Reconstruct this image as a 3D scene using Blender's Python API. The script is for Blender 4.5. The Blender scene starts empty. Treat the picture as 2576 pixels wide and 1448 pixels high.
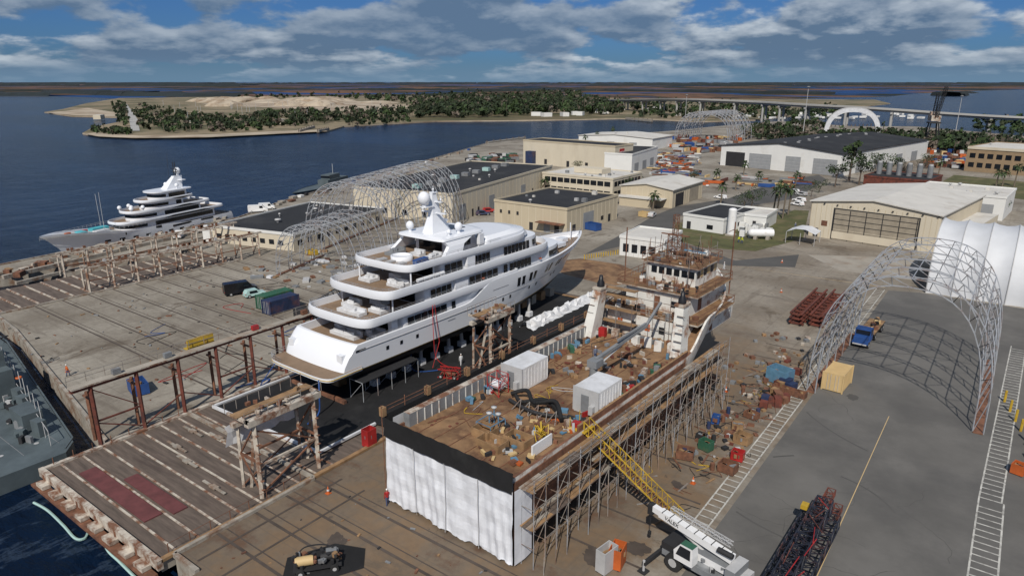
import bpy, math, random
from mathutils import Matrix, Vector
R=random.Random(7)
W=bpy.data.worlds.new("World"); bpy.context.scene.world=W; W.use_nodes=True
TH=math.radians(36.5); PT=math.radians(16.8); FL=1717.0; H=40.0
ST,CT=math.sin(TH),math.cos(TH)
def gp(u,v,z=0.0):
    """survey of the site: world position of a spot read off the photograph, on the level z"""
    dv=v-724.; du=u-1288.
    D=FL*math.sin(PT)+dv*math.cos(PT); D=max(D,2.2)
    n=FL*math.cos(PT)-dv*math.sin(PT); F=(H-z)/D
    return (F*(du*CT-n*ST), F*(du*ST+n*CT))
# ---------------------------------------------------------------- materials
M={}
def mat(name,c,r=.65,metal=0.,var=.22,sc=.6,st=None,sa=.6,ssc=.35,lo=.52,bump=0.,stretch=None):
    m=bpy.data.materials.new(name); m.use_nodes=True; nt=m.node_tree; N=nt.nodes.new; L=nt.links.new
    b=nt.nodes['Principled BSDF']; b.inputs['Roughness'].default_value=r; b.inputs['Metallic'].default_value=metal
    tc=N('ShaderNodeTexCoord'); src=tc.outputs['Object']
    if stretch:
        mp=N('ShaderNodeMapping'); L(src,mp.inputs[0]); mp.inputs['Scale'].default_value=stretch; src=mp.outputs[0]
    n=N('ShaderNodeTexNoise'); n.inputs['Scale'].default_value=sc; n.inputs['Detail'].default_value=7; n.inputs['Roughness'].default_value=.62; L(src,n.inputs['Vector'])
    mr=N('ShaderNodeMapRange'); L(n.outputs[0],mr.inputs[0]); mr.inputs[1].default_value=.3; mr.inputs[2].default_value=.7; mr.inputs[3].default_value=1-var; mr.inputs[4].default_value=1+var*.6
    mx=N('ShaderNodeVectorMath'); mx.operation='SCALE'; mx.inputs[0].default_value=c; L(mr.outputs[0],mx.inputs['Scale'])
    out=mx.outputs[0]
    if st:
        n2=N('ShaderNodeTexNoise'); n2.inputs['Scale'].default_value=ssc; n2.inputs['Detail'].default_value=9; n2.inputs['Roughness'].default_value=.68; L(src,n2.inputs['Vector'])
        r2=N('ShaderNodeMapRange'); L(n2.outputs[0],r2.inputs[0]); r2.inputs[1].default_value=lo; r2.inputs[2].default_value=lo+.14; r2.inputs[4].default_value=sa
        k=N('ShaderNodeMix'); k.data_type='RGBA'; L(r2.outputs[0],k.inputs[0]); L(out,k.inputs[6]); k.inputs[7].default_value=(*st,1); out=k.outputs[2]
    L(out,b.inputs['Base Color'])
    if bump:
        bp=N('ShaderNodeBump'); bp.inputs['Strength'].default_value=bump; bp.inputs['Distance'].default_value=.1; L(n.outputs[0],bp.inputs['Height']); L(bp.outputs[0],b.inputs['Normal'])
    M[name]=m; return m
rust=(.16,.06,.03)
mat('white_paint',(.74,.74,.74),.4,var=.06,sc=.4,st=(.5,.47,.42),sa=.5,ssc=.5)
mat('yacht_white',(.76,.78,.82),.2,var=.03,sc=.1)
mat('hull_black',(.012,.012,.015),.45,var=.3)
mat('yellow',(.50,.33,.03),.55,var=.3,st=rust,sa=.6,ssc=.9)
mat('glass',(.010,.013,.018),.12,var=.3,sc=.3)
mat('teak',(.22,.15,.095),.7,var=.2,sc=.8)
mat('dark',(.022,.022,.024),.7)
mat('grey',(.20,.21,.22),.6,var=.25,st=(.12,.1,.09),sa=.5)
mat('lightgrey',(.43,.43,.43),.6,var=.15)
mat('galv',(.38,.40,.43),.5,.2,var=.25,sc=.4,st=(.22,.13,.09),sa=.7,ssc=.5,lo=.5)
mat('scaff',(.25,.23,.21),.7,.1,var=.4,sc=.7,st=(.18,.09,.05),sa=.8,ssc=.6,lo=.48)
mat('rusty',(.18,.08,.045),.85,var=.5,sc=1.2,st=(.06,.03,.022),sa=.8,ssc=.8)
mat('rust_white',(.50,.45,.38),.75,var=.3,sc=.9,st=(.16,.065,.03),sa=.95,ssc=.6,lo=.45)
mat('redbrown',(.15,.04,.025),.8,var=.4,sc=1.,st=(.05,.022,.018),sa=.8,ssc=.8,lo=.48)
mat('ship_white',(.66,.65,.61),.6,var=.15,sc=.4,st=(.26,.11,.045),sa=.92,ssc=.45,lo=.51)
mat('steel_deck',(.24,.14,.07),.8,var=.4,sc=.5,st=(.09,.042,.022),sa=.88,ssc=.3,lo=.47,bump=.2)
mat('tarp',(.68,.70,.745),.55,var=.14,sc=.8,bump=.5)
mat('fabric',(.56,.575,.60),.6,var=.1,sc=.2,bump=.3)
mat('tarp_black',(.007,.007,.008),.85,var=.6,sc=.5,st=(.03,.03,.03),sa=.5,ssc=.15)
mat('wood',(.12,.092,.074),.85,var=.45,sc=.7,st=(.058,.04,.033),sa=.7,ssc=.3,stretch=(.35,3.,1.))
mat('woodred',(.13,.04,.04),.85,var=.3)
mat('plank',(.28,.17,.085),.8,var=.45,sc=1.)
mat('concrete',(.32,.29,.245),.85,var=.2,sc=.3,st=(.2,.13,.08),sa=.6,ssc=.2)
mat('curb',(.33,.30,.255),.85,var=.35,sc=.6,st=(.16,.08,.04),sa=.85,ssc=.5,lo=.48)
mat('asphalt',(.128,.122,.113),.9,var=.22,sc=.12,st=(.078,.075,.072),sa=.7,ssc=.05,lo=.46)
mat('asphalt_dark',(.08,.077,.073),.9,var=.25,sc=.1)
mat('line',(.50,.49,.45),.8,var=.3,sc=.8,st=(.17,.16,.15),sa=.8,ssc=1.2,lo=.49)
mat('rail',(.075,.058,.047),.8,var=.4,sc=.5)
mat('beige',(.50,.43,.31),.75,var=.08,sc=.1,st=(.33,.27,.19),sa=.35,ssc=.12,stretch=(1,1,.35))
mat('cream',(.57,.51,.40),.75,var=.08,sc=.1,st=(.4,.33,.24),sa=.3,ssc=.12,stretch=(1,1,.35))
mat('bwhite',(.68,.68,.66),.7,var=.08,sc=.15,st=(.42,.39,.34),sa=.35,ssc=.15)
mat('brown_brick',(.28,.20,.12),.85,var=.15)
mat('roof_black',(.018,.019,.022),.9,var=.4,sc=.08,st=(.04,.04,.04),sa=.7,ssc=.08)
mat('roof_white',(.56,.54,.50),.75,var=.1,sc=.2,st=(.36,.32,.27),sa=.5,ssc=.15)
mat('door_grey',(.27,.28,.29),.6,var=.1)
mat('door_tan',(.30,.26,.2),.7,var=.2)
mat('grass',(.08,.083,.028),.95,var=.4,sc=.3,st=(.16,.125,.065),sa=.7,ssc=.12,lo=.48)
mat('sand',(.24,.19,.12),.95,var=.3,sc=.02,st=(.075,.075,.032),sa=.9,ssc=.013,lo=.45)
mat('sandbare',(.44,.37,.28),.95,var=.35,sc=.03,st=(.22,.15,.095),sa=.8,ssc=.02,lo=.46)
mat('scrub',(.12,.095,.045),.95,var=.4,sc=.02,st=(.05,.06,.02),sa=.8,ssc=.012,lo=.48)
mat('blue',(.02,.07,.24),.5,var=.3); mat('blue2',(.10,.22,.33),.6,var=.3,sc=1,st=rust,sa=.5)
mat('bluec',(.02,.035,.09),.6,var=.4,st=rust,sa=.5); mat('greenc',(.03,.11,.065),.6,var=.25,st=rust,sa=.4)
mat('boomdark',(.016,.020,.034),.6,var=.5,sc=.5,st=(.09,.03,.02),sa=.7,ssc=.6)
mat('tanc',(.54,.39,.19),.6,var=.12); mat('red',(.36,.02,.02),.5,var=.4); mat('orange',(.46,.10,.02),.6,var=.3)
mat('vanblack',(.01,.01,.012),.25,var=.1); mat('mint',(.38,.55,.52),.3,var=.1); mat('tyre',(.02,.02,.02),.9)
mat('turq',(.08,.42,.48),.5); mat('navy',(.088,.112,.122),.6,var=.3,sc=.3,st=(.05,.065,.07),sa=.6,ssc=.2)
mat('bridgec',(.36,.355,.34),.85,var=.12,sc=.02)
mat('bark',(.12,.09,.07),.9); mat('palmtrunk',(.16,.13,.095),.9)
mat('leaf',(.036,.068,.018),.8,var=.5,sc=.35,st=(.08,.095,.028),sa=.6,ssc=.5); mat('leafdark',(.02,.036,.013),.85,var=.5,sc=.3)
mat('palmleaf',(.045,.075,.022),.7,var=.4,sc=.8,st=(.15,.12,.055),sa=.5,ssc=.9,lo=.56)
mat('twig',(.14,.115,.09),.9,var=.3)
mat('forest',(.024,.038,.015),.9,var=.55,sc=.04,st=(.058,.06,.026),sa=.7,ssc=.03); mat('forestfar_haze',(.012,.019,.021),.95,var=.4,sc=.004)  # far treeline: distance haze put into its bluish-dark colour
mat('skin',(.5,.3,.2),.6); mat('jean',(.05,.07,.15),.8); mat('hiviz',(.5,.55,.03),.6); mat('shirt',(.12,.14,.2),.8)
mat('cloth',(.62,.63,.65),.65,var=.15,sc=.5,st=(.40,.39,.37),sa=.45,ssc=.6)
def nodesmat(name):
    m=bpy.data.materials.new(name); m.use_nodes=True; M[name]=m; return m,m.node_tree,m.node_tree.nodes['Principled BSDF']
class NG:
    def __init__(s,nt): s.nt=nt; s.N=nt.nodes.new; s.L=nt.links.new
    def math(s,op,a,b=None,clamp=False):
        n=s.N('ShaderNodeMath'); n.operation=op; n.use_clamp=clamp
        for i,x in enumerate((a,b)):
            if x is None: continue
            if isinstance(x,(int,float)): n.inputs[i].default_value=x
            else: s.L(x,n.inputs[i])
        return n.outputs[0]
    def noise(s,vec,scale,det=8,rough=.6,dist=0):
        n=s.N('ShaderNodeTexNoise'); n.inputs['Scale'].default_value=scale; n.inputs['Detail'].default_value=det; n.inputs['Roughness'].default_value=rough; n.inputs['Distortion'].default_value=dist
        s.L(vec,n.inputs['Vector']); return n.outputs[0]
    def ramp(s,x,a,b,c=0.,d=1.):
        n=s.N('ShaderNodeMapRange'); n.interpolation_type='SMOOTHSTEP'; s.L(x,n.inputs[0])
        for i,k in enumerate((a,b,c,d)): n.inputs[i+1].default_value=k
        return n.outputs[0]
    def mix(s,f,a,b,bt='MIX'):
        n=s.N('ShaderNodeMix'); n.data_type='RGBA'; n.blend_type=bt
        if isinstance(f,(int,float)): n.inputs[0].default_value=f
        else: s.L(f,n.inputs[0])
        for x,i in ((a,6),(b,7)):
            if isinstance(x,tuple): n.inputs[i].default_value=(*x,1)
            else: s.L(x,n.inputs[i])
        return n.outputs[2]
    def mapping(s,vec,sc,rz=0):
        n=s.N('ShaderNodeMapping'); s.L(vec,n.inputs[0]); n.inputs['Scale'].default_value=sc; n.inputs['Rotation'].default_value=(0,0,rz); return n.outputs[0]
m,nt,b=nodesmat('yard_concrete'); g=NG(nt); tc=g.N('ShaderNodeTexCoord').outputs['Object']; sp=g.N('ShaderNodeSeparateXYZ'); g.L(tc,sp.inputs[0]); X,Y=sp.outputs[0],sp.outputs[1]
n1=g.noise(tc,.05,8); n2=g.noise(tc,.16,10,.7); n3=g.noise(tc,1.2,6,.7); n4=g.noise(g.mapping(tc,(.35,.05,1)),1.,7); n5=g.noise(g.mapping(tc,(.04,.4,1)),1.,8,.65)
col=g.mix(g.ramp(n1,.35,.65),(.195,.168,.132),(.34,.31,.26))
wx=g.math('ADD',X,g.math('MULTIPLY',g.math('SUBTRACT',n2,.5),26.)); wy=g.math('ADD',Y,g.math('MULTIPLY',g.math('SUBTRACT',n1,.5),40.))
zone=g.math('MULTIPLY',g.math('MULTIPLY',g.ramp(wx,-64,-52),g.ramp(wx,-24,-14,1,0)),g.ramp(wy,85,120,1,.25))
col=g.mix(g.math('MULTIPLY',zone,.95),col,g.mix(g.ramp(n2,.40,.62),(.18,.115,.063),(.15,.118,.086)))
col=g.mix(g.math('MULTIPLY',zone,g.ramp(n2,.54,.66,0,.8)),col,(.11,.05,.023))
col=g.mix(g.ramp(g.noise(tc,.11,9,.72,.6),.54,.66,0,.82),col,(.105,.08,.055))
col=g.mix(g.ramp(n4,.55,.7,0,.6),col,(.125,.10,.075)); col=g.mix(g.ramp(n5,.55,.68,0,.55),col,(.115,.092,.07))
col=g.mix(g.ramp(g.noise(tc,.35,9,.75,1.),.60,.68,0,.7),col,(.06,.048,.038))
col=g.mix(g.ramp(n3,.3,.75,.32,0.),col,(.08,.066,.052))
br=g.N('ShaderNodeTexBrick'); g.L(tc,br.inputs['Vector']); br.inputs['Scale'].default_value=1.; br.inputs['Brick Width'].default_value=6.; br.inputs['Row Height'].default_value=6.; br.offset=0.; br.inputs['Mortar Size'].default_value=.06; br.inputs['Mortar Smooth'].default_value=.3
col=g.mix(g.math('MULTIPLY',br.outputs['Fac'],.4),col,(.1,.085,.07))
g.L(col,b.inputs['Base Color']); b.inputs['Roughness'].default_value=.88
m,nt,b=nodesmat('sea_water'); g=NG(nt); tc=g.N('ShaderNodeTexCoord').outputs['Object']
c=g.mix(g.ramp(g.noise(g.mapping(tc,(.004,.009,1),.6),1.,5),.4,.65),(.0015,.005,.014),(.003,.014,.042))
fn_=g.noise(g.mapping(tc,(.012,.004,1),.9),1.,9,.7,2.5)
foam=g.ramp(fn_,.49,.505,0,1); foam2=g.ramp(fn_,.505,.52,1,0)
c=g.mix(g.math('MULTIPLY',g.math('MULTIPLY',foam,foam2),.22),c,(.09,.13,.19))
g.L(c,b.inputs['Base Color']); b.inputs['Roughness'].default_value=.2; b.inputs['IOR'].default_value=1.33
b.inputs['Specular IOR Level'].default_value=.17
bp=g.N('ShaderNodeBump'); bp.inputs['Strength'].default_value=1.; bp.inputs['Distance'].default_value=.6
g.L(g.math('ADD',g.noise(g.mapping(tc,(.25,.6,1),.5),1.,6,.65),g.math('MULTIPLY',g.noise(g.mapping(tc,(.05,.1,1),.3),1.,4),2.)),bp.inputs['Height']); g.L(bp.outputs[0],b.inputs['Normal'])
m,nt,b=nodesmat('marsh_land'); g=NG(nt); tc=g.N('ShaderNodeTexCoord').outputs['Object']; tr0=g.mapping(tc,(1,1,1),-TH)
tr=g.mapping(tr0,(.0022,.0007,1)); a1=g.noise(tr,1.,8,.6); a2=g.noise(tr,3.5,8,.6)
c=g.mix(g.ramp(a1,.43,.55),(.020,.026,.020),(.15,.085,.055)); c=g.mix(g.ramp(a2,.48,.58,0,.75),c,(.026,.032,.026))
wm=g.math('MULTIPLY',g.ramp(g.noise(g.mapping(tr0,(.0012,.0011,1)),1.,7,.6,1.2),.535,.55),.95); c=g.mix(wm,c,(.02,.06,.17))
g.L(c,b.inputs['Base Color']); b.inputs['Roughness'].default_value=.9; b.inputs['Specular IOR Level'].default_value=.1
# ---------------------------------------------------------------- mesh builder
class MB:
    def __init__(s,name): s.name=name; s.v=[]; s.f=[]; s.mi=[]; s.ms=[]; s.T=Matrix.Identity(4); s.sm=[]
    def mid(s,k):
        if k not in s.ms: s.ms.append(k)
        return s.ms.index(k)
    def add(s,vs,fs,k,smooth=False):
        o=len(s.v); T=s.T
        for p in vs: s.v.append(tuple(T@Vector(p)))
        i=s.mid(k)
        for f in fs: s.f.append([a+o for a in f]); s.mi.append(i); s.sm.append(smooth)
    def bx(s,x0,x1,y0,y1,z0,z1,k,top=None):
        vs=[(x0,y0,z0),(x1,y0,z0),(x1,y1,z0),(x0,y1,z0),(x0,y0,z1),(x1,y0,z1),(x1,y1,z1),(x0,y1,z1)]
        s.add(vs,[(0,3,2,1),(0,1,5,4),(1,2,6,5),(2,3,7,6),(3,0,4,7)],k); s.add(vs[4:],[(0,1,2,3)],top or k)
    def cb(s,c,sz,k,rz=0.,top=None):
        old=s.T; s.T=old@Matrix.Translation(c)@Matrix.Rotation(rz,4,'Z'); a,b_,c_=sz[0]/2,sz[1]/2,sz[2]/2
        s.bx(-a,a,-b_,b_,-c_,c_,k,top); s.T=old
    def beam(s,p,q,r,k,n=4,r2=None):
        p=Vector(p); q=Vector(q); d=q-p
        if d.length<1e-5: return
        z=d.normalized(); x=z.orthogonal().normalized(); y=z.cross(x); r2=r if r2 is None else r2
        if n==4 and abs(z.z)<.95: x=z.cross(Vector((0,0,1))).normalized(); y=z.cross(x)
        vs=[]; o=math.pi/4 if n==4 else 0
        for c,rr in((p,r),(q,r2)):
            for i in range(n):
                a=2*math.pi*i/n+o; vs.append(tuple(c+(x*math.cos(a)+y*math.sin(a))*rr))
        s.add(vs,[(i,(i+1)%n,n+(i+1)%n,n+i) for i in range(n)],k,n>6)
        s.add(vs[:n],[tuple(range(n))[::-1]],k); s.add(vs[n:],[tuple(range(n))],k)
    def path(s,pts,r,k,n=4):
        for a,c in zip(pts,pts[1:]): s.beam(a,c,r,k,n)
    def prism(s,P,z0,z1,k,top=None,bottom=True):
        n=len(P); vs=[(p[0],p[1],z0) for p in P]+[(p[0],p[1],z1) for p in P]
        s.add(vs,[(i,(i+1)%n,n+(i+1)%n,n+i) for i in range(n)],k)
        s.add([(p[0],p[1],z1) for p in P],[tuple(range(n))],top or k)
        if bottom: s.add([(p[0],p[1],z0) for p in P],[tuple(range(n))[::-1]],k)
    def sheet(s,P,z,k): s.add([(p[0],p[1],z) for p in P],[tuple(range(len(P)))],k)
    def quad(s,vs,k): s.add(vs,[tuple(range(len(vs)))],k)
    def lathe(s,c,prof,k,n=12):
        vs=[];fs=[]
        for r,z in prof:
            for i in range(n):
                a=2*math.pi*i/n; vs.append((c[0]+r*math.cos(a),c[1]+r*math.sin(a),c[2]+z))
        for j in range(len(prof)-1):
            for i in range(n): fs.append((j*n+i,j*n+(i+1)%n,(j+1)*n+(i+1)%n,(j+1)*n+i))
        s.add(vs,fs,k,True)
    def ball(s,c,r,k,n=12,sz=1.,lo=-1.):
        pr=[(max(.001,r*math.cos(a)),r*sz*math.sin(a)) for a in [lo*math.pi/2+(1-lo)*math.pi/2*i/7 for i in range(8)]]
        s.lathe(c,pr,k,n)
    def loft(s,rings,k,close=False,smooth=True):
        n=len(rings[0]); vs=[p for r in rings for p in r]; fs=[]
        for j in range(len(rings)-1):
            for i in range(n if close else n-1): fs.append((j*n+i,j*n+(i+1)%n,(j+1)*n+(i+1)%n,(j+1)*n+i))
        s.add(vs,fs,k,smooth)
    def wheel(s,c,r,w,ax='x'):
        d=Vector((w/2,0,0)) if ax=='x' else Vector((0,w/2,0)); c=Vector(c)
        s.beam(c-d,c+d,r,'tyre',14); s.beam(c-d*1.05,c+d*1.05,r*.5,'lightgrey',10)
    def done(s,loc=(0,0,0),rz=0.):
        me=bpy.data.meshes.new(s.name); me.from_pydata(s.v,[],s.f)
        for k in s.ms: me.materials.append(M[k])
        me.polygons.foreach_set('material_index',s.mi); me.polygons.foreach_set('use_smooth',s.sm); me.update()
        o=bpy.data.objects.new(s.name,me); o.location=loc; o.rotation_euler=(0,0,rz); bpy.context.collection.objects.link(o); return o
def TR(x,y,z=0,rz=0): return Matrix.Translation((x,y,z))@Matrix.Rotation(rz,4,'Z')
# ---------------------------------------------------------------- sea and land
b=MB('sea_water'); b.quad([(-60000,-20000,-3),(60000,-20000,-3),(60000,60000,-3),(-60000,60000,-3)],'sea_water'); b.done()
b=MB('shipyard_ground')
P=[(-50.5,-80),(-50.5,23.2),(-54.2,23.2),(-54.2,38.2),(-79.6,38.2),(-79.6,28.8),(-131,37),(-143,38),(-143,86),(-164,86),(-176,45),(-182,42)]
P+=[gp(*q) for q in [(600,548),(700,510),(1220,362),(1300,352),(1450,350),(1560,338),(1680,330),(1800,318),(1960,305),(2150,318),(2300,318),(2440,330),(2600,345)]]
P+=[(300,420),(300,-80)]
b.prism(P,-4.5,0,'curb','yard_concrete',False); b.done()
b=MB('quay_kerb')
Q=P[1:15]
for a,c in zip(Q,Q[1:]): b.beam((a[0],a[1],.12),(c[0],c[1],.12),.28,'curb')
b.done()
b=MB('marsh_terrain')
far=[gp(u,209.5) for u in (-500,400,1288,2200,3200)]
near=[(3200,224),(2576,226),(2440,229),(2300,236),(2240,243),(2000,249),(1480,252),(1000,244),(600,246),(300,250),(240,247),(120,243),(-400,243)]
b.prism([gp(*q,-3) for q in near]+far,-4,-2.4,'scrub','marsh_land',False); b.done()
b=MB('river_peninsula')
pen=[(112,284),(180,294),(300,297),(306,308),(236,322),(208,338),(250,346),(340,350),(430,350),(520,348),(700,339),(822,333),(866,320),(1000,312),(1100,307),(1200,306),(1330,305),(1480,302),(1560,300),(1640,302),(1760,308),(1900,304),(2060,285),(2150,272),(2240,262),(2200,252),(1700,250),(1480,247),(1000,242),(600,244),(300,248),(215,262),(160,276)]
b.prism([gp(*q,-3) for q in pen],-4,-1.9,'sandbare','sand',False)
b.sheet([gp(*q,-1.9) for q in [(120,284),(180,290),(300,294),(300,285),(220,272),(170,279)]],-1.75,'sandbare')
b.sheet([gp(*q,-1.9) for q in [(215,338),(250,344),(340,348),(520,346),(700,337),(822,331),(820,326),(690,331),(520,339),(350,342),(240,334)]],-1.75,'sandbare')
b.sheet([gp(*q,-1.9) for q in [(500,262),(640,254),(860,252),(1040,266),(1040,276),(900,282),(700,272),(600,268)]],-1.7,'sandbare')
b.sheet([gp(*q,-1.9) for q in [(360,262),(560,264),(700,274),(800,287),(760,292),(430,288),(370,275)]],-1.72,'sand')
b.sheet([gp(*q,-1.9) for q in [(1010,303),(1250,302),(1480,298),(1540,294),(1400,285),(1050,288)]],-1.75,'scrub')
b.done()
b=MB('causeway_road'); b.sheet([gp(*q,-1.9) for q in [(311,262),(319,262),(346,300),(352,330),(330,330),(325,300)]],-1.6,'bridgec'); b.done()
b=MB('sand_mounds')
for i in range(22):
    u=R.uniform(500,1000); v=R.uniform(251,268); x,y=gp(u,v,-2); n=14
    rr=R.uniform(25,60); hh=R.uniform(4,13); rings=[]
    for j,(k,hz) in enumerate(((1,0),(.75,.5),(.5,.85),(.2,1),(.01,1.02))):
        rings.append([(x+rr*k*math.cos(6.283*t/n)*R.uniform(.8,1.2),y+rr*k*math.sin(6.283*t/n)*R.uniform(.8,1.2),-2+hh*hz*R.uniform(.85,1.1)) for t in range(n)])
    b.loft(rings,'sandbare',True,False)
b.done()
# ---------------------------------------------------------------- yard surfaces
b=MB('asphalt_road')
b.sheet([(-17.2,-40),(-17.2,150),(-12,152),(32,152),(32,-40)],.004,'asphalt'); b.done()
b=MB('yard_road')
b.sheet([gp(*q) for q in [(1470,640),(1590,575),(1640,545),(1700,520),(1830,500),(1960,455),(2060,440),(2080,452),(2000,500),(1700,545),(1690,600),(1850,655),(2010,640),(2000,672),(1830,668),(1700,640),(1560,620)]],.006,'asphalt_dark')
b.sheet([gp(*q) for q in [(2030,640),(2310,650),(2300,705),(2110,680)]],.006,'concrete')
b.done()
b=MB('road_markings')
def ladder(x0,x1,y0,y1,dx=0.,st=1.1):
    n=int((y1-y0)/st)
    for i in range(n):
        y=y0+i*st; s=dx*i/n
        b.bx(x0+s,x1+s,y,y+.15,.008,.012,'line')
    for x in(x0,x1-.13): b.quad([(x,y0,.0125),(x+.15,y0,.0125),(x+.15+dx,y1,.0125),(x+dx,y1,.0125)],'line')
ladder(-19.4,-17.8,52,150); ladder(2.2,4.2,76,128,1.3); ladder(2.2,4.4,40,76,0)
b.quad([(-8,-20,.012),(-7.92,-20,.012),(-7.92,90,.012),(-8,90,.012)],'tanc')
b.quad([(-58,150,.012),(-57.8,150,.012),(-18,152,.012),(-18,151.8,.012)],'tanc')
b.done()
b=MB('asphalt_cracks')
for i in range(40):
    x=R.uniform(-17,16); y=R.uniform(20,150); a=R.random()*6.28; z=.0085+i*.00003
    for k in range(R.randint(8,22)):
        a+=R.uniform(-.9,.9)*.7; x2=x+math.cos(a)*.7; y2=y+math.sin(a)*.7; w=R.uniform(.012,.035); nx_,ny_=-math.sin(a)*w,math.cos(a)*w
        if x2<-17 or x2>30: break
        b.quad([(x-nx_,y-ny_,z),(x2-nx_,y2-ny_,z),(x2+nx_,y2+ny_,z),(x+nx_,y+ny_,z)],'asphalt_dark'); x,y=x2,y2
for i in range(14):
    cx=R.uniform(-14,0); y=R.uniform(40,110); r_=R.uniform(8,30); a0=R.random()*6; z=.0105+i*.00003
    for k in range(14):
        a=a0+k*.06; a2=a0+(k+1)*.06; q=[(cx+rr*math.cos(t),y+rr*math.sin(t),z) for rr,t in((r_,a),(r_,a2),(r_+.22,a2),(r_+.22,a))]
        if all(-17<p[0]<30 for p in q): b.quad(q,'asphalt_dark')
b.done()
b=MB('grass_verge')
b.sheet([gp(*q) for q in [(1690,600),(1700,560),(1960,540),(2000,528),(2035,530),(2020,600),(1900,632),(1760,622)]],.02,'grass')
b.sheet([gp(*q) for q in [(2330,480),(2400,440),(2700,470),(2700,520),(2560,500),(2440,480)]],.02,'grass')
b.sheet([gp(*q) for q in [(1370,660),(1460,650),(1560,665),(1640,700),(1540,720),(1420,690)]],.02,'steel_deck')
b.done()
b=MB('transfer_rails')
for i in range(14):
    y=44+i*4.6
    b.bx(-143,-80.5,y,y+.28,.006,.02,'rail'); b.bx(-143,-80.5,y+.9,y+1.0,.006,.018,'rail')
for y in range(46,108,6): b.bx(-28,-19.8,y,y+.25,.006,.02,'rail')
for y in (27,31,34.5,38):
    b.bx(-54,-20,y,y+.3,.006,.02,'rail'); b.bx(-54,-20,y+1,y+1.12,.006,.018,'rail')
for x in (-52,-48.5): b.bx(x,x+.25,24,40,.021,.03,'rail')
b.done()
b=MB('oil_stains')
for (x,y,rx,ry,k) in [(-34,31,4.5,2.0,'rail'),(-26,28,3.2,1.4,'rail'),(-12.5,93,1.6,1.,'asphalt_dark'),(-24,45,2,1.2,'rail'),(-22,48,1.3,2,'rail'),(-100,60,3,2,'rail'),(-24,70,2,1,'rail'),(-23,60,1.4,.9,'rail'),(-90,88,3,1.4,'rail'),(-44,33,1.5,1.,'rail')]:
    rz=R.random()*3
    for j in range(3):
        cx=x+R.uniform(-.5,.5)*rx; cy=y+R.uniform(-.5,.5)*ry; k2=R.uniform(.3,.7)
        pts=[(k2*rx*math.cos(t*.2618)*R.uniform(.75,1.15),k2*ry*math.sin(t*.2618)*R.uniform(.75,1.15)) for t in range(24)]
        b.sheet([(cx+p*math.cos(rz)-q*math.sin(rz),cy+p*math.sin(rz)+q*math.cos(rz)) for p,q in pts],.022+j*.004+R.random()*.003,k)
b.done()
# ---------------------------------------------------------------- transfer platform
b=MB('ship_lift_platform')
b.bx(-79,-54.3,22,110,-1.0,.03,'curb','wood')
for i in range(13):
    y=23.5+i*2.2 if i<9 else 43+i*2
    b.bx(-78.6,-54.8,y,y+.2,.035,.12,'rust_white')
b.bx(-79.2,-78.7,22,110,.03,.3,'rust_white'); b.bx(-54.6,-54.1,22,110,.03,.3,'plank'); b.bx(-79.2,-54.1,21.6,22.1,-.6,.35,'rust_white')
b.bx(-75,-61,23.9,25.6,.04,.17,'woodred'); b.bx(-70,-60,26.2,27.6,.04,.17,'woodred')
for (x,y) in [(-72,33),(-68,32),(-64,36),(-70,37),(-74,36),(-61,31)]:
    b.bx(x-2,x+2,y-.14,y+.14,.17,.26,'curb'); b.bx(x-.5,x+.5,y-.3,y+.3,.17,.29,'curb')
for x in range(-78,-54,4): b.beam((x,21.8,-4),(x,21.8,0),.3,'rusty',8)
for x in range(-78,-54,3): b.bx(x,x+1.6,20.8,21.6,-.9,-.5,'rust_white')
b.bx(-79,-54.3,20.6,21.6,-1.2,-.95,'rusty')
for y in range(23,38,2): b.beam((-54.8,y,0),(-54.8,y,1.1),.05,'rusty'); b.beam((-78.9,y,0),(-78.9,y,1.1),.05,'rusty')
b.beam((-54.8,23,1.05),(-54.8,37,1.05),.025,'rusty')
for i in range(10): b.bx(-78,-55,88+i*2.2,88.6+i*2.2,.2,.32,'plank')
b.done()
b=MB('black_ground_sheet')
blk=[(-77.6,40.8),(-57.6,41.6),(-57.6,50),(-46.2,52),(-46,106),(-78,108)]
b.sheet([(x,y) for x,y in blk],.34,'tarp_black')
b.beam((-57.6,41.6,.4),(-57.6,50,.4),.2,'cloth'); b.beam((-77.6,40.8,.4),(-77.6,60,.4),.22,'cloth'); b.beam((-77.6,40.8,.4),(-57.6,41.6,.4),.22,'cloth')
for i in range(12):
    x=R.uniform(-50,-47); y=R.uniform(60,106); b.cb((x,y,.5),(R.uniform(.4,1.4),R.uniform(.4,1.6),.25),R.choice(['cloth','lightgrey','grey']),R.random()*3)
n=34; rings=[]
for j in range(9):
    rings.append([(-63.6+j*.36+R.uniform(-.2,.2),88+i*.75+R.uniform(-.3,.3),.36+max(0,math.sin(j/8*math.pi))*R.uniform(.3,1.4)) for i in range(n)])
b.loft(rings,'cloth',False,False)
b.done()
b=MB('floating_boom')
def sm(pts,n=8):
    o=[]; V=[Vector(p) for p in pts]
    for i in range(len(V)-1):
        p0,p1,p2,p3=V[max(0,i-1)],V[i],V[i+1],V[min(len(V)-1,i+2)]
        for k in range(n): t=k/n; o.append(tuple(.5*((2*p1)+(p2-p0)*t+(2*p0-5*p1+4*p2-p3)*t*t+(3*p1-p0-3*p2+p3)*t**3)))
    return o+[tuple(V[-1])]
b.path(sm([(*gp(u,v,-2.8),-2.85) for u,v in((85,1262),(120,1282),(160,1320),(190,1352),(215,1350),(225,1320),(220,1300))]),.14,'mint',6)
b.path(sm([(*gp(u,v,-2.8),-2.85) for u,v in((262,1345),(270,1380),(300,1410),(330,1440),(360,1470))]),.14,'mint',6)
b.done()
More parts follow.
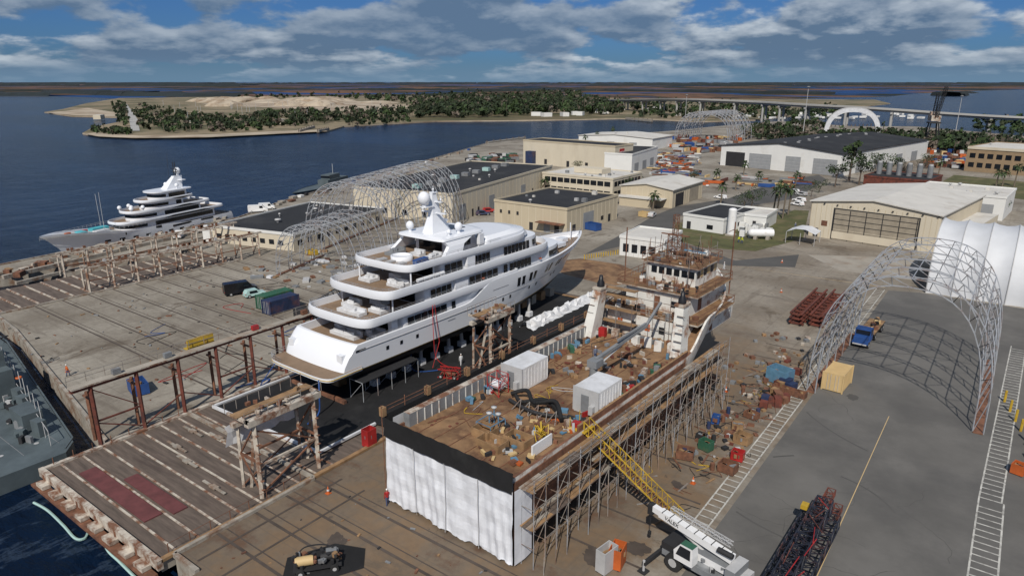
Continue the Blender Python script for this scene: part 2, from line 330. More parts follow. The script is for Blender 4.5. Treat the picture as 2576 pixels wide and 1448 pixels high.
def lattice(b,p,q,w,h,n,r,k,dr=None,up=(0,0,1)):
    p=Vector(p);q=Vector(q);d=(q-p).normalized(); s=d.cross(Vector(up)); 
    s=s.normalized() if s.length>1e-3 else Vector((1,0,0)); u=s.cross(d); dr=dr or r*.6
    c=[(s*a*w/2+u*e*h/2) for a,e in((-1,-1),(1,-1),(1,1),(-1,1))]
    for o in c: b.beam(p+o,q+o,r,k)
    for i in range(n):
        A=p+(q-p)*i/n; B=p+(q-p)*(i+1)/n
        for j in range(4):
            o1,o2=c[j],c[(j+1)%4]
            if i%2: o1,o2=o2,o1
            b.beam(A+o1,B+o2,dr,k); b.beam(B+o1,B+o2,dr,k)
b=MB('lift_gallery_frame')
for i,y in enumerate(range(28,65,5)):
    zt=7.8
    b.beam((-79.2,y,-2),(-79.2,y,zt),.25,'redbrown'); b.beam((-81.4,y+.3,0),(-81.4,y+.3,6.2),.22,'rusty')
    b.beam((-79.2,y,5.8),(-81.6,y,5.8),.15,'rusty')
    if i<7:
        b.beam((-79.2,y,.6),(-79.2,y+5,2.9),.09,'redbrown') if i%2 else b.beam((-79.2,y,3),(-79.2,y+5,.6),.09,'redbrown')
        if i%3==0: b.beam((-79.2,y,3.2),(-79.2,y+5,3.2),.13,'redbrown'); b.beam((-79.2,y,7.2),(-79.2,y+5,3.3),.08,'redbrown')
b.bx(-79.9,-78.8,26,66,7.75,7.93,'rust_white','concrete'); b.bx(-79.5,-79.1,26,66,7.35,7.75,'redbrown')
for y in range(26,67,2): b.beam((-79.9,y,8),(-79.9,y,9.1),.035,'scaff')
b.beam((-79.9,26,9.1),(-79.9,66,9.1),.035,'scaff'); b.beam((-79.9,26,8.6),(-79.9,66,8.6),.03,'scaff')
b.bx(-80.4,-80.2,40,43.5,7.7,9.0,'yellow'); b.bx(-81.4,-80.1,40,43.5,7.6,7.72,'yellow')
for y in (31,37,49,57,62): b.cb((-79.4,y,8.3),(.5,.9,.6),R.choice(['grey','rusty','red']),0)
b.done()
def tower_frame(name,x,y0,y1):
    b=MB(name)
    for y in (y0,y1):
        b.beam((x,y,0),(x,y,8.3),.28,'rust_white'); b.beam((x-2.6,y+.5,0),(x-.8,y+.5,8),.2,'rust_white'); b.beam((x-3.2,y,0),(x-3,y,7.2),.2,'rust_white')
        b.beam((x,y,4),(x-3,y,4),.14,'rusty'); b.beam((x,y,.5),(x-3,y,4),.1,'rusty'); b.beam((x-3,y,4),(x,y,8),.1,'rusty')
        for z in range(1,8): b.bx(x+.2,x+.5,y-.15,y+.15,z,z+.05,'rusty')
    b.bx(x-.35,x+.35,y0-.8,y1+.8,8.15,8.8,'rust_white'); b.bx(x-3.3,x-2.7,y0-.6,y1+.6,7.1,7.6,'rust_white')
    b.bx(x-2.4,x-1.2,y0-1,y1+1,8.82,8.92,'plank')
    for yy in (y0-.8,(y0+y1)/2,y1+.6): b.bx(x-3.3,x+.3,yy,yy+.25,8.5,8.8,'rust_white')
    b.beam((x,y0,3.6),(x,y1,3.6),.16,'rust_white'); b.beam((x-3,y0,3.6),(x-3,y1,3.6),.14,'rusty')
    b.beam((x,y0,.5),(x,y1,3.6),.1,'rusty'); b.beam((x,y1,3.6),(x,y0,7.5),.1,'rusty'); b.beam((x-3,y0,.5),(x-3,y1,3.6),.08,'rusty')
    for y in [y0-1+i*(y1-y0+2)/7 for i in range(8)]: b.beam((x-3.2,y,8.8),(x-3.2,y,9.8),.04,'scaff'); b.beam((x+.2,y,8.8),(x+.2,y,9.8),.04,'scaff')
    for i in range(8): b.cb((x-R.uniform(.2,2.8),R.uniform(y0,y1),9.1),(R.uniform(.2,.5),R.uniform(.2,.6),.35),R.choice(['rusty','rust_white','plank']),R.random())
    for xx in(x-3.2,x+.2): b.beam((xx,y0-1,9.8),(xx,y1+1,9.8),.03,'scaff')
    return b
b=tower_frame('lift_tower_frame',-55.6,33,40)
b.loft([[(-59.2+R.uniform(-.15,.15),32+i*.8+R.uniform(-.2,.2),7.4-j*.75-R.random()*.3) for i in range(11)] for j in range(4)],'cloth',False,False)
b.done(); tower_frame('lift_tower_frame',-55.6,70,74.5).done(); tower_frame('lift_tower_frame',-46,101,106).done()
def post_row(name,x,y0,y1,n,h):
    b=MB(name)
    for i in range(n):
        y=y0+(y1-y0)*i/(n-1)
        b.beam((x,y,-2),(x,y,h),.25,'rust_white'); b.beam((x-2.4,y,0),(x-2.4,y,h*.8),.18,'rust_white')
        b.beam((x,y,h*.8),(x-2.6,y,h*.8),.14,'rust_white'); b.beam((x,y,h*.7),(x-2.4,y,.3),.1,'rust_white')
    b.bx(x-.25,x+.25,y0-1,y1+1,h-.2,h+.2,'rust_white'); b.bx(x-2.7,x-2.3,y0-1,y1+1,h*.78,h*.78+.25,'rust_white')
    b.beam((x,y0,h*.45),(x,y1,h*.45),.12,'rusty')
    for i in range(18):
        y=y0+R.random()*(y1-y0); b.cb((x,y,h+.45),(.3,.5,.5),R.choice(['rusty','lightgrey','rusty']))
    b.done()
post_row('dock_post_frame',-143.5,54,92,9,5.6); post_row('dock_post_frame',-160,56,96,9,5.4)
b=MB('dock_platform'); b.bx(-160,-143.4,37,86,-1.2,.06,'curb','wood')
for y in range(39,86,3): b.bx(-159.6,-143.8,y,y+.3,.065,.25,'rust_white')
b.done()
# ---------------------------------------------------------------- hulls
class Hull:
    def __init__(s,L,B,lv,aft=.92,fine=.55,N=44):
        s.L=L;s.B=B;s.lv=lv;s.aft=aft;s.fine=fine;s.N=N
    def shape(s,t,p,a):
        w=1.
        if t>a: w=max(0.,1-((t-a)/(1-a))**p)
        if t<.3: w*=s.aft+(1-s.aft)*math.sin(t/.3*math.pi/2)
        return w
    def pt(s,l,t):
        zf,wf,ya,yb,p,a,_=l; y=ya+(yb-ya)*t; z=zf(y) if callable(zf) else zf
        return (s.B/2*wf*s.shape(t,p,a),y,z)
    def hw(s,y,z):
        prev=None
        for l in s.lv:
            t=min(1,max(0,(y-l[2])/(l[3]-l[2]))); q=s.pt(l,t)
            if prev and prev[2]<=z<=q[2]:
                k=(z-prev[2])/max(1e-6,q[2]-prev[2]); return prev[0]+(q[0]-prev[0])*k
            prev=q
        return prev[0]
    def build(s,b):
        rows=[[s.pt(l,i/s.N) for i in range(s.N+1)] for l in s.lv]
        j=0
        while j<len(rows)-1:
            k=s.lv[j+1][6]; e=j+1
            while e<len(rows)-1 and s.lv[e+1][6]==k: e+=1
            for sg in(1,-1): b.loft([[(sg*p[0],p[1],p[2]) for p in rows[q]] for q in range(j,e+1)],k)
            T=[]
            for q in range(j,e+1):
                a=rows[q][0]; T.append([(a[0]*math.sin(t*math.pi/16),a[1]-.5*math.cos(t*math.pi/16)+0.0,a[2]) for t in range(-8,9)])
            b.loft(T,k); j=e
        r0=rows[0]; b.loft([[(p[0],p[1],p[2]) for p in r0],[(-p[0],p[1],p[2]) for p in r0]],s.lv[0][6])
        return rows
    def window(s,b,y,w,z,h,k='glass',o=.04):
        for sg in(1,-1):
            q=[(sg*(s.hw(yy,zz)+o),yy,zz) for yy,zz in((y,z),(y+w,z),(y+w,z+h),(y,z+h))]; b.quad(q,k)
def outline(y0,y1,hw,ra,rf,e=.52,ef=.74,n=10):
    r=[]
    for i in range(n+1):
        a=i/n*math.pi/2; r.append((hw*math.sin(a)**e,y0+ra*(1-max(0,math.cos(a))**e)))
    m_=8
    for i in range(1,m_): r.append((hw,y0+ra+(y1-rf-y0-ra)*i/m_))
    for i in range(n+1):
        a=i/n*math.pi/2; r.append((hw*max(0,math.cos(a))**ef,y1-rf*(1-math.sin(a)**ef)))
    return r+[(-x,y) for x,y in r[::-1]][1:-1]
def ring(P,z,sx=1.): return [(x,y,z) for x,y in P]
def scaled(P,d):
    cy=sum(p[1] for p in P)/len(P); mx=max(abs(p[0]) for p in P); my=max(abs(p[1]-cy) for p in P)
    return [(x*(1-d/mx),cy+(y-cy)*(1-d/my)) for x,y in P]
def tier(b,y0,y1,hw,ra,rf,zf,zb,zt,deck='teak',white='yacht_white'):
    P=outline(y0,y1,hw,ra,rf)
    a=ring(scaled(P,.9),zb); c=ring(scaled(P,.12),zb+.22); c2=ring(P,zb+.55*(zt-zb)); d=ring(scaled(P,.12),zt); e=ring(scaled(P,.32),zt+.02); f=ring(scaled(P,.38),zf)
    for s_ in((a,c),(c,c2,d),(d,e),(e,f)): b.loft(list(s_),white,True)
    b.add(f,[tuple(range(len(f)))],deck); b.add(a,[tuple(range(len(a)))[::-1]],white)
    return P
def railing(b,P,z0,z1,k='galv',r=.03,cond=lambda x,y:True,step=1):
    n=len(P)
    for i in range(n):
        p,q=P[i],P[(i+1)%n]
        if cond(*p) and cond(*q):
            for zz in (z1,(z0+z1)/2): b.beam((p[0],p[1],zz),(q[0],q[1],zz),r,k)
            b.beam((p[0],p[1],z0),(p[0],p[1],z1),r,k)
def house(b,y0,y1,hw,ra,rf,z0,z1,wins,front=True,wz=(.9,1.7),white='yacht_white'):
    P=outline(y0,y1,hw,ra,rf,.4,.72); b.loft([ring(P,z0),ring(scaled(P,.12),z1)],white,True); b.add(ring(scaled(P,.12),z1),[tuple(range(len(P)))],white)
    for (a,c,n,g_) in wins:
        w=(c-a)/n
        for i in range(n):
            for sg in(1,-1):
                x=sg*(hw+.03); b.quad([(x,a+i*w,z0+wz[0]),(x,a+(i+1)*w-g_,z0+wz[0]),(x*.995,a+(i+1)*w-g_,z0+wz[1]+.4),(x*.995,a+i*w,z0+wz[1]+.4)],'glass')
    b.quad([(-hw*.7,y0-.04,z0+.1),(hw*.7,y0-.04,z0+.1),(hw*.7,y0-.04,z1-.3),(-hw*.7,y0-.04,z1-.3)],'glass')
    if front:
        Q=scaled(P,-.05); n=len(Q)
        for i in range(n):
            j=(i+1)%n
            if Q[i][1]>y1-rf*.8 and Q[j][1]>y1-rf*.8: b.quad([(Q[i][0],Q[i][1],z0+wz[0]+.3),(Q[j][0],Q[j][1],z0+wz[0]+.3),(Q[j][0]*.99,Q[j][1]-.08,z0+wz[1]+.3),(Q[i][0]*.99,Q[i][1]-.08,z0+wz[1]+.3)],'glass')
def dome(b,x,y,z,r,h=.6):
    b.beam((x,y,z-h),(x,y,z),r*.4,'yacht_white',10); b.ball((x,y,z+r*.7),r,'yacht_white',16,1.08)
def sofa(b,x,y,z,w,l,k='cloth'):
    b.bx(x-w/2,x+w/2,y-l/2,y+l/2,z,z+.45,k); b.bx(x-w/2,x+w/2,y+l/2,y+l/2+.3,z,z+.85,k)
    for i in range(3): b.cb((x+R.uniform(-.4,.4)*w,y+R.uniform(-.3,.3)*l,z+.6),(w*.3,l*.4,R.uniform(.3,.6)),k,R.random())
def smooth(a,b_,x): t=min(1,max(0,(x-a)/(b_-a))); return t*t*(3-2*t)
b=MB('superyacht')
sheer=lambda y: 7.9+.1*smooth(0,10,y)+2.3*smooth(24,31,y)+.9*smooth(40,67,y)
fr=lambda k: (lambda y: 4.6+(sheer(y)-4.6)*k)
lv=[(1.7,.12,6,53,2.2,.5,'hull_black'),(2.3,.55,4.5,55,2.0,.42,'hull_black'),(3.3,.86,2.8,57.5,1.9,.42,'hull_black'),(4.35,.95,1.0,60,1.9,.46,'hull_black'),(4.48,.958,.9,60.3,1.9,.46,'yellow'),
 (fr(.25),.97,1.2,62,2.0,.48,'yacht_white'),(fr(.6),.985,1.9,64.4,2.2,.52,'yacht_white'),(fr(.85),1.,2.7,66.2,2.5,.56,'yacht_white'),(fr(1.),1.,3.3,67.3,2.7,.58,'yacht_white')]
hy=Hull(67,13.0,lv,.96); rows=hy.build(b)
top=rows[-1]; inn=[(max(0,p[0]-.3),p[1]-(.3 if i>30 else -.3),p[2]) for i,p in enumerate(top)]
for sg in(1,-1):
    b.loft([[(sg*p[0],p[1],p[2]) for p in top],[(sg*p[0],p[1],p[2]+.02) for p in inn]],'yacht_white'); b.loft([[(sg*p[0],p[1],p[2]+.02) for p in inn],[(sg*p[0],p[1],p[2]-1.1) for p in inn]],'yacht_white')
for i in range(len(inn)-1):
    p,q=inn[i],inn[i+1]; b.quad([(-p[0],p[1],p[2]-1.1),(p[0],p[1],p[2]-1.1),(q[0],q[1],q[2]-1.1),(-q[0],q[1],q[2]-1.1)],'teak')
a=inn[0]; c=top[0]
tA=[(c[0]*math.sin(t*math.pi/16),c[1]-.5*math.cos(t*math.pi/16),c[2]) for t in range(-8,9)]; tB=[(x*.95,y+.35,z+.02) for x,y,z in tA]
b.loft([tA,tB],'yacht_white'); b.loft([tB,[(x,y,z-1.1) for x,y,z in tB]],'yacht_white')
P=outline(-1.9,4,6.2,2.2,.2,.4); b.prism(P,4.35,4.85,'yacht_white','teak'); b.prism([(x*1.01,y-.02) for x,y in P],4.5,4.6,'yellow')
railing(b,[p for p in P],4.9,5.6,'galv',.025,lambda x,y:y<2.5 and x<-2)
for sg in(-1,1): b.bx(sg*5-.5,sg*5+.5,1.2,3.6,4.9,6.9,'yacht_white')
for y,n in ((37.,2),(40.5,2),(46,2),(50.5,2),(55,2)):
    for i in range(n): hy.window(b,y+i*1.35,.85,7.7+.05*(y-37)*.6,1.5)
for y in (8,10.5,13.5,25,27,33,35,41,43.5,50,51.8): hy.window(b,y,.5,5.8+(.4 if y>30 else 0),.55,'dark' if y>20 else 'glass')
hy.window(b,2.9,1.6,7.0,.3); hy.window(b,20,1.6,6.5,.1,'galv'); hy.window(b,30.5,4.,8.6,.06,'dark')
for sg in(1,-1): b.path([(sg*(hy.hw(y,7.15)+.03),y,7.15) for y in [3.5+i*1.5 for i in range(34)]],.05,'lightgrey')
house(b,11.5,30,5.9,.6,.5,6.85,9.4,[(12.5,20.5,6,.12),(21.5,22.3,1,0)],False,(.7,1.75))
for sg in(1,-1): b.bx(sg*5.2-.35,sg*5.2+.35,9.8,10.9,6.85,9.4,'yacht_white')
sofa(b,0,6.4,6.9,5,1.3); sofa(b,-3.2,8.6,6.9,2,1.4); sofa(b,3,8.8,6.9,2.4,1.6); b.bx(-1,1,7.8,9,6.9,7.5,'cloth')
P2=tier(b,4.2,38,6.5,3.0,1.,9.75,9.35,10.7)
house(b,16,54,5.6,.6,9,9.75,12.2,[(17.5,22,4,.15),(26,33,5,.2),(36,42,6,.12)],True,(.6,1.55))
for y0_ in(24.,34.4):
    for sg in(1,-1): b.bx(sg*5.63-.03,sg*5.63+.03,y0_,y0_+.9,9.9,11.8,'glass')
b.bx(-6.0,6.0,22.3,25.2,9.8,12.3,'yacht_white')
sofa(b,-2.6,9.8,9.8,2.4,1.5); sofa(b,2.6,10.2,9.8,2.6,1.4); sofa(b,0,7.6,9.8,4.6,1.1); b.bx(-1.2,1.2,12,13.6,9.8,10.5,'cloth'); 
P3=tier(b,8.1,49,6.45,3.2,6.,12.55,12.15,13.5)
house(b,20,46.5,5.2,.6,5,12.55,15.0,[(21,25,3,.15),(27.5,31.5,4,.15),(35,42,7,.15)],True,(.65,1.6))
b.bx(-5.8,5.8,25.3,27.1,12.6,15.1,'yacht_white')
sofa(b,-2.8,13.4,12.6,2.4,1.6); sofa(b,2.6,14,12.6,2.8,1.6); b.bx(-1.3,1.3,16,18,12.6,13.4,'cloth')
for sg in(1,-1):
    for y in (14,18.5): b.beam((sg*5.3,y,12.5),(sg*5.3,y,15),.12,'yacht_white',8)
    for y in (10.5,): b.beam((sg*5.2,y,9.7),(sg*5.2,y,12.2),.12,'yacht_white',8)
P4=tier(b,12.6,43,6.0,3.0,7.,15.3,14.9,16.1)
o_=[outline(30,44.5,5.3,1.,7.5),outline(30.4,43.4,5.1,1.,6.5),outline(31,40.5,4.3,1.,5)]
b.loft([ring(o_[0],15.4),ring(o_[1],16.4)],'yacht_white',True); b.loft([ring(o_[1],16.4),ring(o_[2],16.9)],'yacht_white',True); b.add(ring(o_[2],16.9),[tuple(range(len(o_[2])))],'yacht_white')
house(b,23.5,31,3.4,.5,1.,15.3,17.4,[(24.5,29,4,.15)],False,(.7,1.4))
for sg in(1,-1):
    b.loft([[(sg*5.5,20.5,15.6),(sg*5.5,24.5,15.6),(sg*4.9,24.5,15.6),(sg*4.9,20.5,15.6)],[(sg*5.1,22.2,17.),(sg*5.1,25.5,17.),(sg*4.5,25.5,17.),(sg*4.5,22.2,17.)],[(sg*4.6,21.6,17.9),(sg*4.6,28.5,17.9),(sg*3.6,28.5,17.9),(sg*3.6,21.6,17.9)]],'yacht_white',True,False)
    b.bx(sg*4.7-.3,sg*4.7+.3,29.2,30.2,16,17.7,'yacht_white')
PH=outline(21,32,4.8,1.2,3.,.45)
for s_ in((scaled(PH,.4),17.65,PH,17.8),(PH,17.8,scaled(PH,.1),18.1),(scaled(PH,.1),18.1,scaled(PH,1.),18.25)): b.loft([ring(s_[0],s_[1]),ring(s_[2],s_[3])],'yacht_white',True)
b.add(ring(scaled(PH,1.),18.25),[tuple(range(len(PH)))],'yacht_white'); b.add(ring(scaled(PH,.4),17.65),[tuple(range(len(PH)))[::-1]],'lightgrey')
b.bx(-1.6,1.6,27.6,29.8,18.27,18.33,'glass')
b.loft([[(-1.1,23,18.2),(1.1,23,18.2),(1.1,27,18.2),(-1.1,27,18.2)],[(-.5,23.7,20.8),(.5,23.7,20.8),(.5,25.6,20.8),(-.5,25.6,20.8)],[(-.25,24,24.2),(.25,24,24.2),(.25,24.8,24.2),(-.25,24.8,24.2)]],'yacht_white',True,False); b.bx(-.36,.36,24,25,24.1,24.3,'yacht_white')
b.bx(-2.4,2.4,24.3,24.8,21.1,21.25,'yacht_white'); b.bx(-1.6,1.6,24.3,24.8,22.8,22.95,'yacht_white'); b.bx(-1.6,1.6,25.6,25.9,20.0,20.15,'yacht_white'); b.bx(-.9,.9,26.2,26.5,19.6,19.8,'yacht_white')
for x,z in((-2.3,21.2),(2.3,21.2),(-1.5,22.9),(1.5,22.9),(0,24.3)): b.beam((x,24.5,z),(x,24.5,z+.9),.06,'yacht_white',6); b.ball((x,24.5,z+.35),.17,'yacht_white',8)
b.beam((0,24.5,24),(0,24.5,26.6),.05,'dark'); b.beam((.3,24.4,24),(.3,24.4,26),.04,'dark')
b.bx(-.6,.6,22.2,24,22.2,22.35,'yacht_white'); dome(b,0,22.5,22.9,.95,.7)
dome(b,-3.3,22.6,18.7,.62); dome(b,3.2,26.4,18.7,.62); dome(b,3.4,24,18.5,.35); dome(b,-3.3,26.6,18.5,.45)
b.lathe((0,17.5,15.3),[(1.6,0),(1.6,.7),(1.3,.7),(1.25,.5),(.01,.5)],'yacht_white',20); b.ball((0,17.5,15.75),.9,'turq',12,.05)
sofa(b,-3.3,19.2,15.3,1.6,2.6,'grey'); sofa(b,3.2,20.4,15.3,1.7,2.4); b.cb((3.9,17.4,15.8),(.8,2.6,.6),'blue',.1); sofa(b,0,20.6,15.3,2,1)
for x in(-2,0,2): b.bx(x-.4,x+.4,14.6,16.2,15.35,15.6,'lightgrey')
for P_,z in((P4,16.12),(P3,13.52),(P2,10.72)): railing(b,scaled(P_,.22),z,z+.4,'galv',.025,lambda x,y:y<34)
railing(b,[(p[0],p[1]) for p in inn if p[1]>52]+[(-p[0],p[1]) for p in inn[::-1] if p[1]>52],11.1,11.8,'galv',.03)
railing(b,[(p[0],p[1]) for p in inn if 4<p[1]<24],7.9,8.3,'galv',.03,lambda x,y:y<22)
b.cb((0,60,10.6),(1.6,2,.8),'yacht_white'); b.beam((0,63,10),(0,63,13.5),.09,'yacht_white',8); b.cb((0,56.5,10.5),(4.6,2.8,.7),'yacht_white'); 
for y,z in((29,10.9),(44.5,10.9)): b.lathe((5.68,y,z),[(.3,-.06),(.3,.06),(.15,.06),(.15,-.06)],'orange',10)
for i in range(5): b.beam((6.05,14.5+i*1.1,13.85),(6.05,15.4+i*1.1,13.85),.28,'cloth',10)
b.done((-70.2,50.2,0),math.radians(-.7))
b=MB('yacht_cradle'); b.T=TR(-70.2,50.2,0,math.radians(-.7))
for y in range(4,58,3):
    b.bx(-.8,.8,y,y+1.4,.35,2.0,'concrete' if y%2 else 'plank')
    for sg in(1,-1):
        if 6<y<46: b.bx(sg*4.1-.5,sg*4.1+.5,y,y+1,.35,1.2,'cloth'); b.beam((sg*4.1,y+.5,1.2),(sg*4.,y+.5,3.5),.28,'lightgrey',8)
b.bx(-5.5,5.5,1,1.5,.35,.8,'rusty')
for i in range(5):
    y=3+i*2.5
    for x in(4.5,7): b.beam((x,y,.3),(x,y,3.),.05,'galv')
    b.beam((4.5,y,3),(7,y,3),.05,'galv'); b.beam((4.5,y,.4),(7,y,3),.04,'galv')
b.bx(4.4,7.1,3,13,2.95,3.05,'dark')
b.done()
b=MB('air_hose')
b.path(sm([(-63.55,67,9.8),(-63.1,66.5,6),(-63.2,67,2),(-62,68,.5),(-60.5,68.5,.6)]),.07,'red'); b.path([(-63.5,67.4,9.8),(-63.4,68,4),(-63.,66,.7)],.05,'red'); b.done()
b=MB('water_hose')
b.path(sm([(-65.2,48,4.8),(-64.8,47.6,3),(-65,47.4,.5),(-64,45,.45)]),.11,'blue'); b.path(sm([(-76,50,4.5),(-78,48,.6),(-79,50,.5),(-81,46,.1)]),.08,'blue'); b.path(sm([(-67,66,3),(-65,64,.6),(-62,66,.6)]),.07,'blue'); b.done()
# second yacht, afloat; bow toward -Y
b=MB('moored_superyacht')
sh=lambda y: 2.4+.8*smooth(20,30,y)+2.4*smooth(34,62,y)
f2=lambda k:(lambda y:-2.8+(sh(y)+2.8)*k)
lv=[(-3.3,.9,1,55,1.9,.45,'yacht_white'),(-2.8,.92,.9,56,1.9,.45,'dark'),(f2(.5),.97,1.,58.5,2.1,.5,'yacht_white'),(f2(.8),1,1.4,61.,2.4,.52,'yacht_white'),(f2(1),1,1.8,63,2.7,.55,'yacht_white')]
h2=Hull(62,11,lv,.95); rows=h2.build(b); top=rows[-1]
for i in range(len(top)-1):
    p,q=top[i],top[i+1]; b.quad([(-p[0],p[1],p[2]-.5),(p[0],p[1],p[2]-.5),(q[0],q[1],q[2]-.5),(-q[0],q[1],q[2]-.5)],'teak' if i<28 else 'lightgrey')
for y in range(14,50,4): h2.window(b,y,1.6,.2+.03*(y-14),.6)
h2.window(b,10,16,1.7,.6,'glass'); h2.window(b,30,12,2.3,.8,'glass')
for y0_,y1_,hw_,z in((4,42,5.2,4.9),(9,38,4.8,7.4),(15,33,4.3,9.9)):
    tier(b,y0_,y1_,hw_,2.5,9,z,z-.3,z+.7); house(b,y0_+4,y1_-1.5,hw_-.7,.5,9,z-2.5,z-.1,[(y0_+5,y1_-11,1,0)],True,(.7,1.5))
    for sg in(1,-1): b.quad([(sg*(hw_+.05),y0_+6,z-.1),(sg*(hw_+.05),y1_-13,z-.1),(sg*(hw_+.03),y1_-17,z+.4),(sg*(hw_+.03),y0_+9,z+.4)],'glass')
house(b,17,28,3.2,.5,4,9.9,12.2,[(18,24,1,0)],True,(.6,1.4)); b.prism(outline(15,29,3.7,1.5,4),12.2,12.55,'yacht_white')
b.loft([[(-1.4,17,12.5),(1.4,17,12.5),(1.4,23,12.5),(-1.4,23,12.5)],[(-.6,16,16),(.6,16,16),(.6,19,16),(-.6,19,16)]],'yacht_white',True,False); b.bx(-2.6,2.6,16.5,18,14.8,15.1,'yacht_white'); b.bx(-.62,.62,16,19,15.95,16.2,'yacht_white')
dome(b,0,17,17,1.,.8); dome(b,-2.4,20,13.2,.6); dome(b,2.4,20,13.2,.6)
for x in(-.4,.4): b.beam((x,18,16),(x,18,20.5),.12,'dark',6); b.bx(-1.3,1.3,17.9,18.1,17.8+x,17.95+x,'dark'); 
b.beam((2,19,12),(2.3,18,23),.05,'dark'); b.beam((-2,46,4),(-2.2,46,15),.06,'lightgrey'); b.beam((2,44,4),(2.2,44,14),.06,'lightgrey')
for x,y in((-3,33.5),(0,35.),(3,33.5),(-2.5,37),(2.5,37)): dome(b,x,y,8.4,.6,.5)
b.cb((1.8,45,4.1),(2,5,1.1),'turq'); b.cb((-2,47,4.1),(1.8,4,.9),'cloth'); b.cb((0,51.5,4.5),(2.6,2,.6),'turq'); b.cb((.5,55,4.7),(.8,1.4,.7),'orange'); b.cb((2,49,4.2),(1,1,.8),'red')
railing(b,[(p[0]*.96,p[1]) for p in top if p[1]>34]+[(-p[0]*.96,p[1]) for p in top[::-1] if p[1]>34],4.4,5.2,'lightgrey',.04)
o=b.done((-197.5,116,-.27),math.radians(193)); o.scale=(.9,.9,.9)
# ---------------------------------------------------------------- supply ship
b=MB('supply_ship')
ss=lambda y: 8.3+3.3*smooth(34,40,y)+1.4*smooth(44,60,y)
f3=lambda k:(lambda y:3.5+(ss(y)-3.5)*k)
lv=[(1.8,.8,1,46,2.,.55,'redbrown'),(2.6,.93,.4,48,2.,.55,'redbrown'),(3.6,.97,.1,50,2.,.55,'redbrown'),(f3(.5),.99,0,53,2.1,.58,'ship_white'),(f3(1),1,0,59,2.6,.6,'ship_white')]
h3=Hull(58,14.6,lv,1.); rows=h3.build(b); top=rows[-1]
for i in range(len(top)-1):
    p,q=top[i],top[i+1]; aft_=p[1]<34.5; dz=.3 if aft_ else 1.1; wk='rusty' if aft_ else 'ship_white'
    b.quad([(-p[0]+.2,p[1],p[2]-dz),(p[0]-.2,p[1],p[2]-dz),(max(.1,q[0]-.2),q[1],q[2]-dz),(-max(.1,q[0]-.2),q[1],q[2]-dz)],'steel_deck')
    for sg in(1,-1): b.quad([(sg*p[0],p[1],p[2]),(sg*q[0],q[1],q[2]),(sg*max(0,q[0]-.25),q[1],q[2]+.02),(sg*max(0,p[0]-.25),p[1],p[2]+.02)],wk); b.quad([(sg*max(0,q[0]-.25),q[1],q[2]+.02),(sg*max(0,p[0]-.25),p[1],p[2]+.02),(sg*max(0,p[0]-.25),p[1],p[2]-dz),(sg*max(0,q[0]-.25),q[1],q[2]-dz)],wk)
b.bx(7.32,7.4,-.2,33,1.5,7.9,'rusty'); b.bx(7.4,7.5,0,33,6.6,7.0,'redbrown')  # dark rusty side sheet; shade behind the scaffold put into its tone
b.bx(-7.2,-6.4,1,34,8,9.4,'grey','rust_white')
for y in range(2,34,1): b.bx(-6.4,-6.33,y,y+.1,8,9.3,'ship_white')
b.bx(6.95,7.2,10,34,7.2,8.9,'rusty','plank')
for y in range(11,34,1): b.bx(6.8,6.95,y,y+.12,8,8.9,'rusty')
for i in range(17):
    y=10.5+i*1.3; b.bx(7.51,7.6,y,y+.8,5.,6.5,'rusty' if i%3 else 'dark')
for x in (-5,-3,-1,1,3,5): b.bx(x-.04,x+.04,.6,34,8.01,8.05,'rusty')
for i in range(70):
    x=R.uniform(-5.6,6); y=R.uniform(1,33); b.bx(x-.12,x+.12,y-.12,y+.12,8,8.06,'redbrown')
for i in range(80):
    x=R.uniform(.5,6.4); y=R.uniform(1.,13); b.cb((x,y,8.15),(R.uniform(.1,.8),R.uniform(.1,.8),R.uniform(.1,.5)),R.choice(['rusty','plank','blue2','lightgrey','rusty','tanc','rusty','dark','orange']),R.random()*3)
for i in range(90):
    x=R.choice([R.uniform(-5.8,-4.8),R.uniform(5.2,6.5)]); y=R.uniform(8,34); b.cb((x,y,8.3),(R.uniform(.2,.7),R.uniform(.2,1.),R.uniform(.2,1.)),R.choice(['dark','grey','rusty','greenc','red','rust_white','dark','lightgrey','blue2']),R.random()*3)
for i in range(70):
    x=R.uniform(-5,5.8); y=R.uniform(20,34); b.cb((x,y,8.2),(R.uniform(.15,.8),R.uniform(.15,.8),R.uniform(.15,.6)),R.choice(['dark','grey','rusty','rust_white','redbrown','plank']),R.random()*3)
for i in range(30):
    x=R.uniform(-5,5); y=R.uniform(3,30); b.path(sm([(x+R.uniform(-1.4,1.4),y+R.uniform(-1.4,1.4),8.08) for _ in range(4)],3),.035,R.choice(['dark','rusty','yellow','dark','lightgrey']))
for (x,y,l) in((2.2,3.2,2.6),(3.7,5.2,2.4),(0.2,4.5,2)):
    for (dx,dy,sx,sy) in((0,-.8,l,.08),(0,.8,l,.08),(-l/2,0,.08,1.6),(l/2,0,.08,1.6)): b.cb((x+dx,y+dy,8.4),(sx,sy,.8),'plank')
b.path(sm([(-2.6,12,8.6),(-1,12.6,9.2),(1,11.2,9),(3,12,9.4),(4.8,10.5,8.6)]),.22,'tarp_black',8); b.path(sm([(-2.6,12.6,8.5),(-.6,11.2,8.6),(1.6,12.4,9),(4.2,11.4,8.4)]),.2,'tarp_black',8); b.path(sm([(-2.2,11.2,8.3),(1.6,10.4,8.4),(4.8,11.6,8.4)]),.2,'dark',8)
for i in range(5): b.path([(-1+i*1.1,10,8),(-.5+i*1.1,11,9),(0+i*1.1,10,8)],.05,'scaff')
lattice(b,(-4.6,12.2,8),(-4.6,12.2,10.2),1.6,1.6,2,.06,'red',up=(0,1,0)); b.beam((-5.1,12.2,9.),(-4.1,12.2,9.),.5,'cloth',12)
